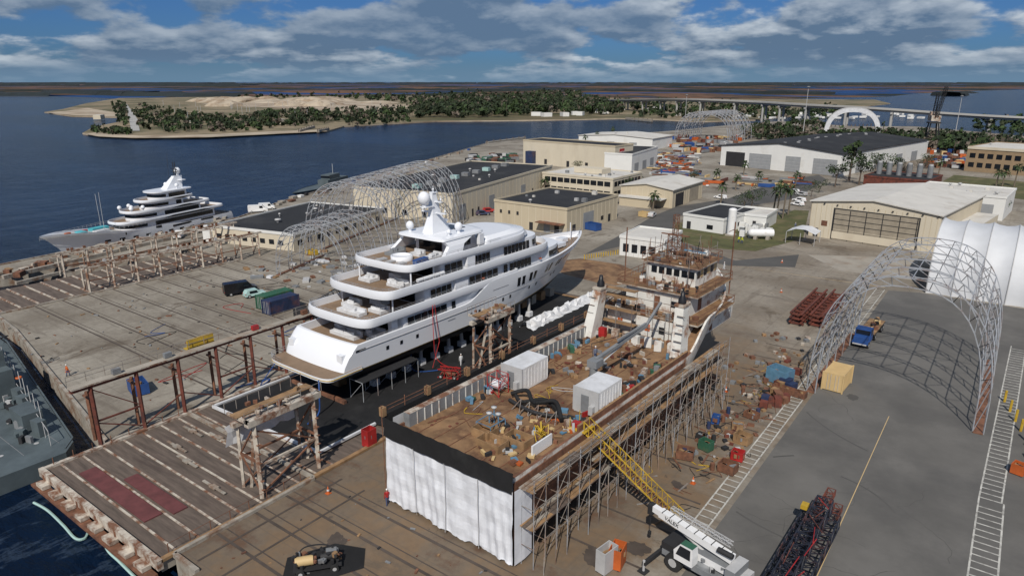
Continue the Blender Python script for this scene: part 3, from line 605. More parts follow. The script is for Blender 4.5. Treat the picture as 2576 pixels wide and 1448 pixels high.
for x,y in((-.2,5.6),(.6,6),(-.6,6.8)): b.beam((x,y,8),(x,y,9.4),.06,'blue2',6); b.lathe((x,y,9.4),[(.05,0),(.28,.25),(.3,.35),(.01,.4)],'lightgrey',8)
b.path([(-1,4.6,8.9),(.8,4.6,8.9),(.8,6.8,8.9),(-1,6.8,8.9),(-1,4.6,8.9)],.05,'blue2')
for x_,y_ in((-1,4.6),(.8,4.6),(.8,6.8),(-1,6.8)): b.beam((x_,y_,8),(x_,y_,8.9),.05,'blue2')
for x,y in((4.2,8),(5,7.2)):
    for i in range(9): b.path([(x,y,8.2),(x+R.uniform(-.6,.6),y+R.uniform(-.6,.6),8.9),(x+R.uniform(-1,1),y+R.uniform(-1,1),8.1)],.05,'yellow')
b.cb((6.2,5.4,8.6),(.15,3,1.1),'white_paint')
for sg in(1,-1):
    z0=5 if sg>0 else 8
    b.loft([[(sg*6.95,32.2,z0),(sg*6.95,34.6,z0),(sg*5.5,34.6,z0),(sg*5.5,32.2,z0)],[(sg*6.3,33.8,14.2),(sg*6.3,35.4,14.2),(sg*5.2,35.4,14.2),(sg*5.2,33.8,14.2)]],'ship_white',True,False)
    b.bx(*sorted((sg*5.1,sg*6.4)),33.7,35.5,14.2,14.5,'rust_white'); b.lathe((sg*5.7,34.6,14.5),[(.5,0),(.5,.5),(.3,.9),(.22,1.5),(.01,1.5)],'hull_black',10)
    for i in range(8): b.cb((sg*6.2,32.15+i*.18,6.2+i*1.),(1.,.1,.08),'scaff')
b.bx(6.97,7.02,32.4,33.8,6,8.4,'rusty')
b.bx(-5.6,5.6,36.5,52,8,11,'ship_white','steel_deck'); b.bx(-6.9,6.9,37,49,10.95,11.15,'rust_white','steel_deck')
b.bx(-4.6,4.6,39.5,51,11.15,13.9,'ship_white','steel_deck'); b.bx(-5.8,5.8,39,50.5,13.9,14.05,'rust_white','steel_deck')
b.bx(-3.6,3.6,43,50,14.05,16.6,'ship_white','rust_white'); b.bx(-4.2,4.2,42.5,50.4,16.6,16.75,'rust_white','steel_deck')
for x in (-2.8,-1.7,-.6,.5,1.6,2.6): b.bx(x,x+.8,42.94,43.,15.2,16.1,'glass')
for i in range(6): b.bx(3.6,3.66,43.4+i*1.1,44.2+i*1.1,15.2,16.1,'tanc' if i%2 else 'glass')
for x in (-4,-2,0,2,4): b.bx(x,x+.7,36.42,36.5,9.2,10.1,'dark' if x%4 else 'orange')
b.bx(-.4,.4,39.42,39.5,11.3,13.1,'rusty'); b.bx(2,2.8,39.42,39.5,12,12.8,'glass'); b.bx(4.6,4.66,42,43,11.4,13.2,'rusty'); b.bx(5.6,5.66,44,44.8,8.2,10,'rusty')
for z,xx,ya,yb in((11.15,6.8,37,49),(14.05,5.7,39,50.4),(16.75,4.1,42.6,50.2)):
    railing(b,[(-xx,yb),(-xx,(ya+yb)/2),(-xx,ya),(-xx/2,ya),(0,ya),(xx/2,ya),(xx,ya),(xx,(ya+yb)/2),(xx,yb)],z,z+1.05,'rusty',.04)
lattice(b,(-.6,45,16.7),(-.6,45,20.3),1.4,1.4,4,.06,'rusty',up=(0,1,0)); lattice(b,(-.6,45,20.3),(-.6,45,23),.6,.6,5,.045,'rusty',up=(0,1,0)); b.bx(-2.6,1.4,44.8,45.2,20.2,20.3,'rusty')
b.beam((-5.2,40,14),(-5.2,40,21.5),.09,'rusty'); b.beam((5.6,50,12),(5.6,50,22),.09,'rusty'); b.beam((5.6,50,21),(5.6,48,21),.05,'rusty')
b.bx(1,4,44.6,44.8,18.4,18.55,'blue2'); b.bx(-3.5,-1,46,46.2,18,18.12,'white_paint'); b.ball((2.6,48.5,17.5),.5,'ship_white',10)
for i in range(130):
    z,xx,ya,yb=R.choice(((11.15,6.2,37,39.4),(14.05,5.,39.5,42.5),(16.75,3.6,43,50),(8,6,34.5,36.4)))
    b.cb((R.uniform(-xx,xx),R.uniform(ya,yb),z+.25),(R.uniform(.15,.7),R.uniform(.15,.7),R.uniform(.2,1.1)),R.choice(['rusty','rust_white','grey','dark','ship_white','rusty','plank']),R.random()*3)
for i in range(44):
    x=R.uniform(-4.8,4.8); y=R.uniform(40,50); z0=14 if y<43 else 16.7; b.beam((x,y,z0),(x+R.uniform(-.5,.5),y,z0+1.2+R.random()*2.2),.04,R.choice(['rusty','scaff','dark','rusty']))
for x in (-5.8,-3.5,-1.2,1.2,3.5,5.8):
    b.beam((x,36.2,8),(x,36.2,14.5),.045,'scaff'); b.beam((x,35.0,8),(x,35.0,12.5),.045,'scaff')
for z in(9.8,11.6,13.4,14.4): b.beam((-6,36.2,z),(6,36.2,z),.045,'scaff'); b.bx(-6,-1,35.2,36.3,z-.1,z-.04,'plank')
for x in(-3.,3.):
    for y in (42,51): b.beam((x,y,14),(x,y,18.8),.045,'scaff')
    b.beam((x,42,18.2),(x,51,18.2),.045,'scaff')
b.beam((-3,42,18.2),(3,42,18.2),.045,'scaff')
b.beam((2.5,20,8),(2.5,20,10.4),.45,'grey',12); b.cb((2.5,20.3,10.7),(1.2,1.5,.8),'grey'); b.beam((2.5,20.4,11),(3.4,30,12.4),.27,'grey'); b.beam((2.6,20.8,10.2),(2.9,26,11.5),.12,'lightgrey',8); b.beam((3.4,30,12.4),(3.2,34,14.2),.2,'grey'); b.beam((3.4,30,12.7),(3.1,24,12.3),.16,'grey')
b.path([(2.1,20.5,10.8),(1.2,21.5,12.2),(2.2,24,12.3),(2.8,27,12.3)],.04,'dark')
for i in range(7): b.cb((-4.6+i*1.6,33.5+R.random(),8.7),(.9,.7,1.2),R.choice(['ship_white','rust_white','red','grey']),R.random()*.5)
b.beam((-1.6,54,10.7),(1.6,54,10.7),.5,'rusty',10); b.cb((0,53,10.5),(2.4,1.,.7),'rusty')
b.loft([[(-5.6+R.uniform(-.1,.1),34.8+i*.9,8.2) for i in range(9)],[(-6.3+R.uniform(-.3,.3),34.8+i*.9,9.5) for i in range(9)],[(-5.9+R.uniform(-.2,.2),34.8+i*.9,11+R.uniform(-.3,.3)) for i in range(9)]],'cloth',False,False)
sh_rz=math.radians(-2.0); b.done((-36.9,40.6,0),sh_rz)
for (x,y,l,w_) in((-4.0,16.2,4.8,2.8),(5.4,16.2,4.6,2.9)):
    b=MB('deck_container'); b.T=TR(-36.9,40.6,0,sh_rz)@TR(x,y,0,0)
    b.bx(-w_/2,w_/2,-l/2,l/2,8.05,10.7,'white_paint','cloth')
    for i in range(9): b.bx(-w_/2-.03,w_/2+.03,-l/2+i*l/8.2,-l/2+i*l/8.2+.07,8.3,10.4,'white_paint')
    b.bx(-w_/2-.05,w_/2+.05,-l/2-.05,-l/2+.08,8.05,10.75,'lightgrey'); b.bx(-.5,.4,-l/2-.1,-l/2-.06,8.2,10.1,'grey'); b.cb((.9,-l/2-.3,8.8),(.5,.5,.9),'lightgrey')
    for sx in(-1,1):
        for sy in(-1,1): b.bx(sx*w_/2-.1,sx*w_/2+.1,sy*l/2-.1,sy*l/2+.1,8.,8.15,'rusty')
    b.done()
b=MB('ship_cradle'); b.T=TR(-36.9,40.6,0,sh_rz)
for y in range(2,48,4):
    b.bx(-6,6,y,y+1,0.02,.7,'rusty'); 
    for x in(-5,-2.5,0,2.5,5): b.bx(x-.5,x+.5,y,y+1,.7,1.85,'plank')
b.done()
b=MB('stern_tarpaulin'); b.T=TR(-36.9,40.6,0,sh_rz)
nx,nz=90,18
tri=lambda t:abs((t%1)-.5)*2
def fold(x,z):
    k=1.15-z/7.6
    return .10*tri(x*.42+z*.05)+.07*k*tri(x*1.1+z*.11+.3)+.03*k*math.sin(x*6.3+z*.7)+.07*tri(z*.5+x*.13)-.07*tri(x*.23-z*.31)+.12*k*math.sin(x*.8+1)
rings=[]
for j in range(nz+1):
    z=.25+(7.6-.25)*j/nz; rings.append([(-7.9+15.7*i/nx,-.75-fold(i*15.7/nx,z),z+((.10*math.sin(i*.31)+.14*tri(i*.13)+.1*R.random()) if j==0 else 0)) for i in range(nx+1)])
b.loft(rings,'tarp',False,False)
for x in (-3.9,.1,4.0): b.loft([[(x,-.97-fold(x+7.9,z_),z_) for z_ in(.4,2.5,5,7.5)],[(x+.07,-.97-fold(x+7.97,z_),z_) for z_ in(.4,2.5,5,7.5)]],'lightgrey')
b.loft([[(-7.9+15.7*i/nx,-1.0-.04*tri(i*.17),7.35+.12*tri(i*.057)) for i in range(nx+1)],[(-7.9+15.7*i/nx,-.9,8.4) for i in range(nx+1)],[(-7.9+15.7*i/nx,-.8,9.25+.08*tri(i*.11)) for i in range(nx+1)]],'tarp_black',False,False)
b.loft([[(-7.9,y,7.6) for y in(-.7,10,20,30,43)],[(-8.0,y,9.6+.15*math.sin(y)) for y in(-.7,10,20,30,43)]],'tarp_black',False,False)
b.loft([[(-7.95,y,.4) for y in(-.7,10,20,30,43)],[(-7.95,y,7.7) for y in(-.7,10,20,30,43)]],'tarp_black',False,False)
for y in range(-1,44,3):
    b.beam((-8.05,y,0),(-8.05,y,10.6),.05,'rusty'); 
    if y%6==5: b.bx(-8.4,-7.9,y,y+.5,9.4,10.3,'plank')
for z in(10.3,9.9): b.beam((-8.05,-.7,z),(-8.05,43,z),.035,'rusty')
b.quad([(-7.7,0,7.9),(-7.7,34,7.9),(-7.6,34,9.3),(-7.6,0,9.1)],'cloth')
b.loft([[(7.86,-.7,z_),(7.9+.1*tri(z_*.4),.6,z_),(7.9,1.7,z_)] for z_ in(.3,2,4,6,7.6)],'tarp',False,False)
b.done()
b=MB('ship_scaffold'); b.T=TR(-36.9,40.6,0,sh_rz)
for i in range(25):
    y=.2+i*1.75
    for x in(7.9,9.2,10.3):
        if x>10 and (i%3==0): continue
        tp_=7.7 if x<10 else (5.6 if i%2 else 3.6)
        b.beam((x,y,0),(x,y,tp_+(1. if x==9.2 else 0)),.042,'scaff' if i%2 else 'galv')
    for z in(2,3.9,5.8,7.6):
        b.beam((7.9,y,z),(9.4,y,z),.035,'scaff')
        if i<24:
            b.beam((9.2,y,z),(9.2,y+1.75,z),.038,'scaff')
            if (i+int(z))%2: b.beam((9.2,y,z-1.9),(9.2,y+1.75,z),.03,'scaff')
    if i<24 and i%2==0: b.beam((10.3,y,0),(9.2,y+1.75,3.9),.035,'scaff'); b.beam((10.3,y,3.6),(10.3,y+1.75,3.6),.035,'scaff')
for z,y0_,y1_ in((7.52,0,42.5),(5.72,10,42),(3.9,0,14)):
    y=y0_
    while y<y1_:
        L_=R.uniform(2,3.6)
        for k in range(4): b.bx(7.75+k*.38,8.08+k*.38,y,min(y+L_,y1_),z+R.uniform(0,.03),z+.07+R.uniform(0,.03),R.choice(['plank','wood','plank','curb']))
        y+=L_+.03
for z in(8.1,8.6): b.beam((9.25,0,z),(9.25,42,z),.035,'scaff')
b.done()
b=MB('access_gangway'); p0=Vector((-29.3,51.6,8.)); p1=Vector((-19.8,53.2,.6))
for dy in(-.55,.55):
    o=Vector((0,dy,0)); b.beam(p0+o,p1+o,.08,'yellow'); b.beam(p0+o+Vector((0,0,1.1)),p1+o+Vector((0,0,1.1)),.05,'yellow')
    for i in range(19):
        a=p0.lerp(p1,i/18)+o; b.beam(a,a+Vector((0,0,1.1)),.038,'yellow')
        if i<18: b.beam(a,p0.lerp(p1,(i+1)/18)+o+Vector((0,0,1.1)),.025,'yellow')
for i in range(30):
    a=p0.lerp(p1,i/30); b.cb(tuple(a),(.28,1.1,.05),'rusty')
b.cb((-29.8,51.6,8.1),(1.8,1.8,.12),'yellow')
for x,y in((-30.6,50.7),(-29,50.7),(-30.6,52.5)): b.beam((x,y,8),(x,y,9.3),.05,'yellow')
b.done()
# ---------------------------------------------------------------- steel arches
def arch_frame(name,c,rz,w,h,L,n,k='galv',r=.07,d=.9):
    b=MB(name)
    def prof(t,o):
        a=math.pi*t; ww=w/2-o; hh=h-o; e=.78
        return -ww*math.copysign(abs(math.cos(a))**e,math.cos(a)),hh*math.sin(a)**.72
    m_=22; Ts=[i/m_ for i in range(m_+1)]
    for j in range(n):
        y=L*j/(n-1)
        A=[(prof(t,0)[0],y,prof(t,0)[1]) for t in Ts]; B=[(prof(t,d)[0],y+.0,prof(t,d)[1]) for t in Ts]
        b.path(A,r,k); b.path(B,r,k)
        for i in range(m_): b.beam(A[i],B[i+1] if i%2 else B[i],r*.6,k); b.beam(A[i+1] if i%2 else A[i],B[i+1],r*.6,k)
    for i in range(1,m_,2):
        x,z=prof(Ts[i],0); b.beam((x,0,z),(x,L,z),r*.75,k)
        for j in range(n-1):
            if (i+j)%2: 
                x2,z2=prof(Ts[min(m_,i+2)],0); x1,z1=prof(Ts[i],0); b.beam((x1,L*j/(n-1),z1),(x2,L*(j+1)/(n-1),z2),r*.5,k)
    for sx in(-1,1): b.bx(sx*(w/2-d/2)-.5,sx*(w/2-d/2)+.5,-.3,L+.3,0.02,.14,'rusty'); 
    b.done((c[0],c[1],0),rz)
arch_frame('steel_arch_frame',(-8.2,91.5),0,20,17.5,27,6,'galv',.085,1.1)
arch_frame('steel_arch_frame',(-124,103),math.radians(20),23,18,46,10,'galv',.11,1.1)
arch_frame('steel_arch_frame',(-117.5,87),math.radians(20),17,11.5,18,5,'galv',.09,.9)
arch_frame('steel_arch_frame',(-183,470),0,40,20,45,7,'galv',.22,1.6)
def fabric_arch(name,c,rz,w,h,L,n,full=True,th=1.):
    b=MB(name); m_=24
    def ringp(y,o): return [(-(w/2-o)*math.copysign(abs(math.cos(math.pi*i/m_))**.8,math.cos(math.pi*i/m_)),y,(h-o)*math.sin(math.pi*i/m_)**.75) for i in range(m_+1)]
    for j in range(n):
        y0=L*j/n; y1=L*(j+.5)/n; y2=L*(j+1)/n
        b.loft([ringp(y0,0),ringp(y0+(y1-y0)*.4,.34),ringp(y1,.5),ringp(y2-(y1-y0)*.4,.34),ringp(y2,0)],'fabric'); b.path(ringp(y0,-.05),.1,'lightgrey')
    b.loft([ringp(0,th),ringp(L,th)],'fabric')
    for y in(0,L): b.loft([ringp(y,0),ringp(y,th)],'cloth')
    if full: b.add(ringp(L-.1,.3),[tuple(range(m_+1))],'fabric')
    b.done((c[0],c[1],0),rz)
fabric_arch('white_fabric_arch',gp(2140,347),math.radians(12),38,21.5,14,7,False,3.)
fabric_arch('white_fabric_shelter',(-11,165),math.radians(-90),25,12.8,60,14,True)
# ---------------------------------------------------------------- buildings
def frame(near,left,right):
    P=Vector(gp(*near)); Lf=Vector(gp(*left)); Rt=Vector(gp(*right)); e=(Rt-P); d=e.length; e=e/d; w=(Lf-P).length
    ang=math.atan2(e.y,e.x)-math.pi/2; return P,ang,w,d
def bld(name,near,left,right,h,wall,roof,fn=None,gable=0.,fascia=None,par=.35,clutter=0):
    P,ang,w,d=frame(near,left,right); b=MB(name)
    if gable:
        vs=[(-w,0,0),(0,0,0),(0,0,h),(-w/2,0,h+gable),(-w,0,h)]
        b.add(vs,[(0,1,2,3,4)],wall); b.add([(x,d,z) for x,y,z in vs],[(4,3,2,1,0)],wall)
        b.quad([(0,0,0),(0,d,0),(0,d,h),(0,0,h)],wall); b.quad([(-w,d,0),(-w,0,0),(-w,0,h),(-w,d,h)],wall)
        o=.5; s=gable/(w/2)
        for sg in(0,1):
            x0=o if sg==0 else -w-o
            b.quad([(x0,-o,h-s*o+.06),(x0,d+o,h-s*o+.06),(-w/2,d+o,h+gable+.06),(-w/2,-o,h+gable+.06)],roof)
            b.quad([(x0,-o,h-s*o-.25),(x0,d+o,h-s*o-.25),(x0,d+o,h-s*o+.06),(x0,-o,h-s*o+.06)],fascia or roof)
            b.quad([(x0,-o,h-s*o-.25),(-w/2,-o,h+gable-.25),(-w/2,-o,h+gable+.06),(x0,-o,h-s*o+.06)],fascia or roof)
    else:
        b.bx(-w,0,0,d,0,h,wall,roof); f=fascia or wall
        b.bx(-w-.15,.15,-.15,.1,h-.35,h+par,f); b.bx(-w-.15,.15,d-.1,d+.15,h-.35,h+par,f); b.bx(-.1,.15,.1,d-.1,h-.35,h+par,f); b.bx(-w-.15,-w+.1,.1,d-.1,h-.35,h+par,f)
    for i in range(clutter):
        x=-R.uniform(.08,.92)*w; y=R.uniform(.08,.92)*d; s=R.uniform(.5,1.6); zz=h+(gable*(1-abs(x+w/2)/(w/2)) if gable else 0)
        if R.random()<.5: b.cb((x,y,zz+s*.35),(s,s*.8,s*.8),R.choice(['lightgrey','roof_white','grey']))
        else: b.lathe((x,y,zz),[(.3*s,0),(.3*s,.5),(.6*s,.55),(.5*s,.9),(.01,1.)],'lightgrey',8)
    if fn: fn(b,w,d,h)
    b.done((P.x,P.y,0),ang)
def fd(b,w,a,c,z0,z1,k,o=.06): b.bx(-w+a*w,-w+c*w,-o,.02,z0,z1,k)
def sd(b,d,a,c,z0,z1,k,o=.06): b.bx(-.02,o,a*d,c*d,z0,z1,k)
def ribs(b,w,d,h,k,st=2.,n=None):
    x=-w
    while x<0: b.bx(x,x+.12,-.04,0.,.1,h-.4,k); x+=st
    y=0
    while y<d: b.bx(0,.04,y,y+.12,.1,h-.4,k); y+=st
def fA(b,w,d,h):
    ribs(b,w,d,h,'beige',3)
    for a in(.05,.3,.62,.9): sd(b,d,a,a+.05,.1,4.8,'door_grey')
    for a in(.15,.2,.42,.5,.75): sd(b,d,a,a+.012,.1,2.4,'dark')
    for a in(.12,.3,.5,.7): fd(b,w,a,a+.05,1.2,2.8,'glass')
    for i in range(9): b.cb((-w*.45,d*.08+i*d*.1,h+.6),(2.5,2,1.2),'mint' if i%3==0 else 'grey')
bld('long_warehouse',(1140,562),(862,548),(1388,472),8.6,'cream','roof_black',fA,clutter=8)
def fB(b,w,d,h):
    ribs(b,w,d,h,'cream',2.4)
    fd(b,w,.70,.78,.1,3.2,'door_grey'); fd(b,w,.5,.55,.1,2.3,'dark'); b.bx(-w*.36,-w*.02,-2.4,-.06,2.9,3.1,'rusty'); fd(b,w,.84,.9,.1,2.4,'dark')
    sd(b,d,.1,.16,.1,2.4,'dark'); sd(b,d,.3,.5,.1,4.8,'door_grey'); sd(b,d,.65,.7,1.2,2.4,'glass'); sd(b,d,.8,.85,.1,2.3,'dark')
    for a in(.08,.2,.32): fd(b,w,a,a+.03,3.8,4.8,'dark')
bld('flat_roof_workshop',(1425,592),(1245,565),(1552,550),7.2,'beige','roof_black',fB,clutter=7)
def fC(b,w,d,h):
    for z in(1.,4.4):
        for i in range(10): fd(b,w,.04+i*.094,.04+i*.094+.08,z,z+1.7,'glass')
        for i in range(8): sd(b,d,.05+i*.115,.05+i*.115+.095,z,z+1.7,'glass')
    b.cb((-w*.5,d*.5,h+1),(w*.4,d*.3,1.8),'cream')
bld('office_building',(1540,502),(1390,478),(1612,482),7.2,'cream','roof_white',fC,clutter=12)
def fD(b,w,d,h):
    ribs(b,w,d,h,'cream',2)
    sd(b,d,.1,.35,.1,4.4,'dark'); sd(b,d,.55,.85,.1,4.8,'door_tan'); fd(b,w,.3,.4,.1,2.3,'dark'); b.bx(-w,-w*.1,-5,-.1,2.9,3.1,'roof_white'); b.bx(-w*.9,-w*.3,-4.6,-.1,0,2.8,'beige')
bld('gabled_workshop',(1690,524),(1600,503),(1765,497),6.2,'beige','roof_white',fD,gable=1.3)
def fE(b,w,d,h):
    ribs(b,w,d,h,'cream',4); fd(b,w,.07,.15,0,6.5,'bluec',3.)
    for a in(.25,.5,.7,.9): fd(b,w,a,a+.03,.1,3,'dark')
    sd(b,d,.25,.5,h-4.2,h-1.4,'red',.15); sd(b,d,.55,.7,.1,5,'door_grey'); sd(b,d,.1,.3,3,4.5,'glass')
bld('works_building',(1545,432),(1303,412),(1590,424),11.5,'cream','roof_black',fE,fascia='beige')
def fE2(b,w,d,h):
    for a in(.1,.4,.7): sd(b,d,a,a+.15,.1,4,'door_grey')
bld('works_annex',(1588,436),(1546,428),(1652,412),8.5,'bwhite','roof_black',fE2)
bld('white_shed',(1640,378),(1515,362),(1690,368),7,'bwhite','roof_white',lambda b,w,d,h:[fd(b,w,a,a+.1,.1,4,'door_grey') for a in(.1,.4,.7)],gable=1.5,clutter=3)
def fF(b,w,d,h):
    fd(b,w,.05,.22,.1,7,'dark',.1)
    for a,c in((.26,.45),(.57,.69),(.79,.97)): fd(b,w,a,c,.1,7,'door_grey',.1); [fd(b,w,a,c,z,z+.08,'lightgrey',.13) for z in(1.5,3,4.5,6)]
    for a in(.15,.35,.6,.8): sd(b,d,a,a+.08,.1,5,'door_grey')
    for i in range(14): b.cb((-w*.5+R.uniform(-5,5),d*(.05+i*.065),h+2.4),(1.2,1.2,1.),'lightgrey')
bld('fabrication_hall',(2112,444),(1767,428),(2325,398),9.8,'bwhite','roof_black',fF,gable=2.8,fascia='roof_black')
def fG(b,w,d,h):
    ribs(b,w,d,h,'beige',1.3)
    fd(b,w,.19,.86,.05,8.3,'dark',.08)
    b.bx(-w*.80,-w*.15,-.2,-.1,.05,8.0,'door_tan')
    for i in range(6): b.bx(-w*.80+i*w*.128,-w*.80+i*w*.128+.18,-.28,-.2,.05,8,'dark'); 
    for z in(1.2,2.6,4.,5.4,6.8): b.bx(-w*.80,-w*.15,-.26,-.21,z,z+.12,'cream' if z<3 else 'dark')
    b.bx(-w*.8,-w*.15,-.3,-.27,.3,2.2,'cream'); fd(b,w,.04,.08,.1,2.4,'dark'); fd(b,w,.1,.15,3.2,4.6,'rusty')
    for i in range(10): b.cb((-w+i*w/9.2,-.2,h*.95),(.35,.3,.25),'dark')
    b.bx(0,5,d*.25,d*.9,0,h*.55,'cream','roof_white')
bld('gabled_hangar',(2352,640),(2032,592),(2458,575),9.6,'cream','roof_white',fG,gable=1.8)
def fH(b,w,d,h):
    fd(b,w,.1,.2,.1,2.2,'dark'); fd(b,w,.6,.75,.8,2.,'glass'); sd(b,d,.2,.3,.1,2.3,'dark')
    for a in(.4,.6,.8): sd(b,d,a,a+.06,1,2,'glass')
bld('small_white_building',(1818,589),(1706,578),(1905,560),4,'bwhite','roof_black',fH)
bld('small_white_annex',(1925,578),(1850,566),(1952,560),3.8,'bwhite','roof_white',lambda b,w,d,h:[fd(b,w,a,a+.1,.1,2.2,'dark') for a in(.2,.6)])
def fI(b,w,d,h):
    for i in range(4): fd(b,w,.08+i*.2,.08+i*.2+.13,1.,3.,'glass')
    fd(b,w,.88,.96,.1,2.3,'dark'); ribs(b,w,d,h,'roof_white',1.2)
bld('portable_office',(1668,656),(1560,640),(1712,628),4.6,'bwhite','roof_white',fI)
def fJ(b,w,d,h):
    for i in range(8): fd(b,w,.05+i*.11,.05+i*.11+.06,1.2,2.4,'glass')
    for i in range(10): sd(b,d,.04+i*.096,.04+i*.096+.04,1.2,2.4,'glass')
    sd(b,d,.25,.29,.1,2.3,'dark'); b.bx(-w-2.5,-w,-1,d*.3,0,2.8,'bwhite','roof_white')
bld('low_office_building',(740,632),(614,592),(965,560),4.2,'cream','roof_black',fJ,fascia='bwhite',clutter=8)
def fK(b,w,d,h):
    for z in(2.,6.2):
        for i in range(9): fd(b,w,.04+i*.107,.04+i*.107+.07,z,z+2.2,'glass',.05)
    fd(b,w,.0,1.,h-.8,h+.4,'cream',.3)
bld('brown_office_building',(2640,448),(2422,430),(2700,430),11,'brown_brick','roof_white',fK,clutter=3)
def fL(b,w,d,h):
    for i in range(6): b.beam((-w*.9+i*w*.16,d*.5,h),(-w*.9+i*w*.16,d*.5,h+4.5),1.,'grey',10); b.beam((-w*.9+i*w*.16,d*.5,h+4.4),(-w*.9+i*w*.16,d*.5,h+5),.8,'lightgrey',10)
bld('brick_plant_building',(2330,490),(2195,470),(2365,474),5,'redbrown','roof_black',fL)
bld('rear_white_building',(2520,556),(2400,520),(2545,530),7.,'bwhite','roof_white',lambda b,w,d,h:[fd(b,w,a,a+.14,.1,4.6,'door_grey') for a in(.1,.5,.75)],clutter=9)
bld('stair_annex',(2280,402),(2200,400),(2330,388),7,'bwhite','roof_black',lambda b,w,d,h:[fd(b,w,a,a+.06,1,3,'dark') for a in(.2,.5,.8)])
def sign_text(name,txt,loc,rz,size,k):
    c=bpy.data.curves.new(name,'FONT'); c.body=txt; c.size=size; c.extrude=.02; c.align_x='CENTER'; c.align_y='CENTER'
    o=bpy.data.objects.new(name,c); o.location=loc; o.rotation_euler=(math.radians(90),0,rz); c.materials.append(M[k]); bpy.context.collection.objects.link(o); return o
P_,ang,w_,d_=frame((1545,432),(1303,412),(1590,424)); e=Vector((-math.sin(ang),math.cos(ang))); nrm=Vector((math.cos(ang),math.sin(ang)))
q=P_+e*(d_*.375)+nrm*.25; sign_text('building_sign_text','DAX SYSTEMS',(q.x,q.y,8.7),ang+math.pi/2,min(1.8,d_*.25/6.5),'white_paint')
# ---------------------------------------------------------------- bridge
b=MB('river_bridge')
bp_=[((1400,252),2),((1485,258),5),((1560,276),15),((1650,288),20),((1740,297),22),((1900,305),21),((2000,312),20),((2200,322),18),((2440,328),13.5),((2700,332),10),((2900,336),8)]
C=[]
for (q,z) in bp_: x,y=gp(*q,-3); C.append((x,y,z-3))
D_=[Vector(p) for p in sm(C,6)]; ra=[]
for i,p in enumerate(D_):
    d=(D_[min(i+1,len(D_)-1)]-D_[max(i-1,0)]); d.z=0; d.normalize(); s=Vector((d.y,-d.x,0)); prof=[(-6,1.1),(-6,-.4),(-4,-.5),(-4,-2.4),(4,-2.4),(4,-.5),(6,-.4),(6,1.1),(5.6,1.1),(5.6,.2),(-5.6,.2),(-5.6,1.1)]
    ra.append([tuple(p+s*a+Vector((0,0,c_))) for a,c_ in prof])
    if i%3==1:
        z=p.z-2.4
        for a in(-2.6,2.6): b.beam(tuple(p+s*a)[:2]+(-5,),tuple(p+s*a)[:2]+(z-1.2,),1.3,'bridgec',8)
        b.beam(tuple((p+s*-5).xy)+(z-.8,),tuple((p+s*5).xy)+(z-.8,),1.4,'bridgec')
b.loft(ra,'bridgec',True,False)
b.done()
for (u,v,hh) in((2018,352,36),(1722,320,28),(2404,330,28)):
    x,y=gp(u,v); b=MB('light_mast'); b.beam((x,y,-2),(x,y,hh),.3,'lightgrey',8,.16); b.lathe((x,y,hh),[(.3,0),(1.3,.2),(1.3,.7),(.3,.9)],'grey',10); b.done()
b=MB('portal_crane'); x,y=gp(2338,372); b.T=TR(x,y,0,math.radians(20))
for sx in(-4,4):
    for sy in(-4,4): b.beam((sx,sy,0),(sx*.55,sy*.55,15),.38,'dark')
    b.beam((sx,-4,4),(sx,4,4),.3,'dark'); b.beam((sx,-4,1),(sx*.6,2.6,13),.16,'dark')
b.cb((0,0,15.5),(6.5,6.5,.8),'dark'); b.cb((0,1,18.2),(5,8,3.4),'rust_white'); b.cb((0,3.4,21),(4,3,2),'rust_white'); lattice(b,(0,-3,19),(1.5,-8,37),1.5,1.5,10,.16,'dark'); lattice(b,(0,3,20),(0,1,33),1.4,1.4,6,.15,'dark',up=(0,1,0)); b.beam((0,1,33),(1.5,-8,37),.08,'dark'); b.beam((0,1,33),(0,6,20),.08,'dark')
b.done()
# ---------------------------------------------------------------- vegetation
def leaves(b,c,rad,n,sz,k,flat=.8):
    for i in range(n):
        while True:
            p=Vector((R.uniform(-1,1),R.uniform(-1,1),R.uniform(-1,1)))
            if .25<p.length<1: break
        p=Vector((c[0]+p.x*rad,c[1]+p.y*rad,c[2]+p.z*rad*flat)); a=Vector((R.gauss(0,1),R.gauss(0,1),R.gauss(0,1))).normalized(); t=a.orthogonal().normalized(); s=a.cross(t); z=sz*R.uniform(.6,1.3)
        b.add([tuple(p+t*z),tuple(p+s*z*.8),tuple(p-t*z*.9),tuple(p-s*z*.7)],[(0,1,2,3)],k)
def tree(name,x,y,h,r,k='leaf',k2='leafdark',n=9):
    b=MB(name); b.beam((x,y,0),(x+.2,y,h*.5),h*.03,'bark',7,h*.018)
    for i in range(n):
        a=i*2.4; rr=r*R.uniform(.25,.75); cz=h*R.uniform(.5,.9); cx,cy=x+rr*math.cos(a),y+rr*math.sin(a)
        b.beam((x+.1,y,h*.38+.1*i/n*h),(cx,cy,cz),h*.01,'bark',4,h*.004); leaves(b,(cx,cy,cz),r*R.uniform(.28,.5),60,h*.032,k if i%2 else k2,.65)
    b.done()
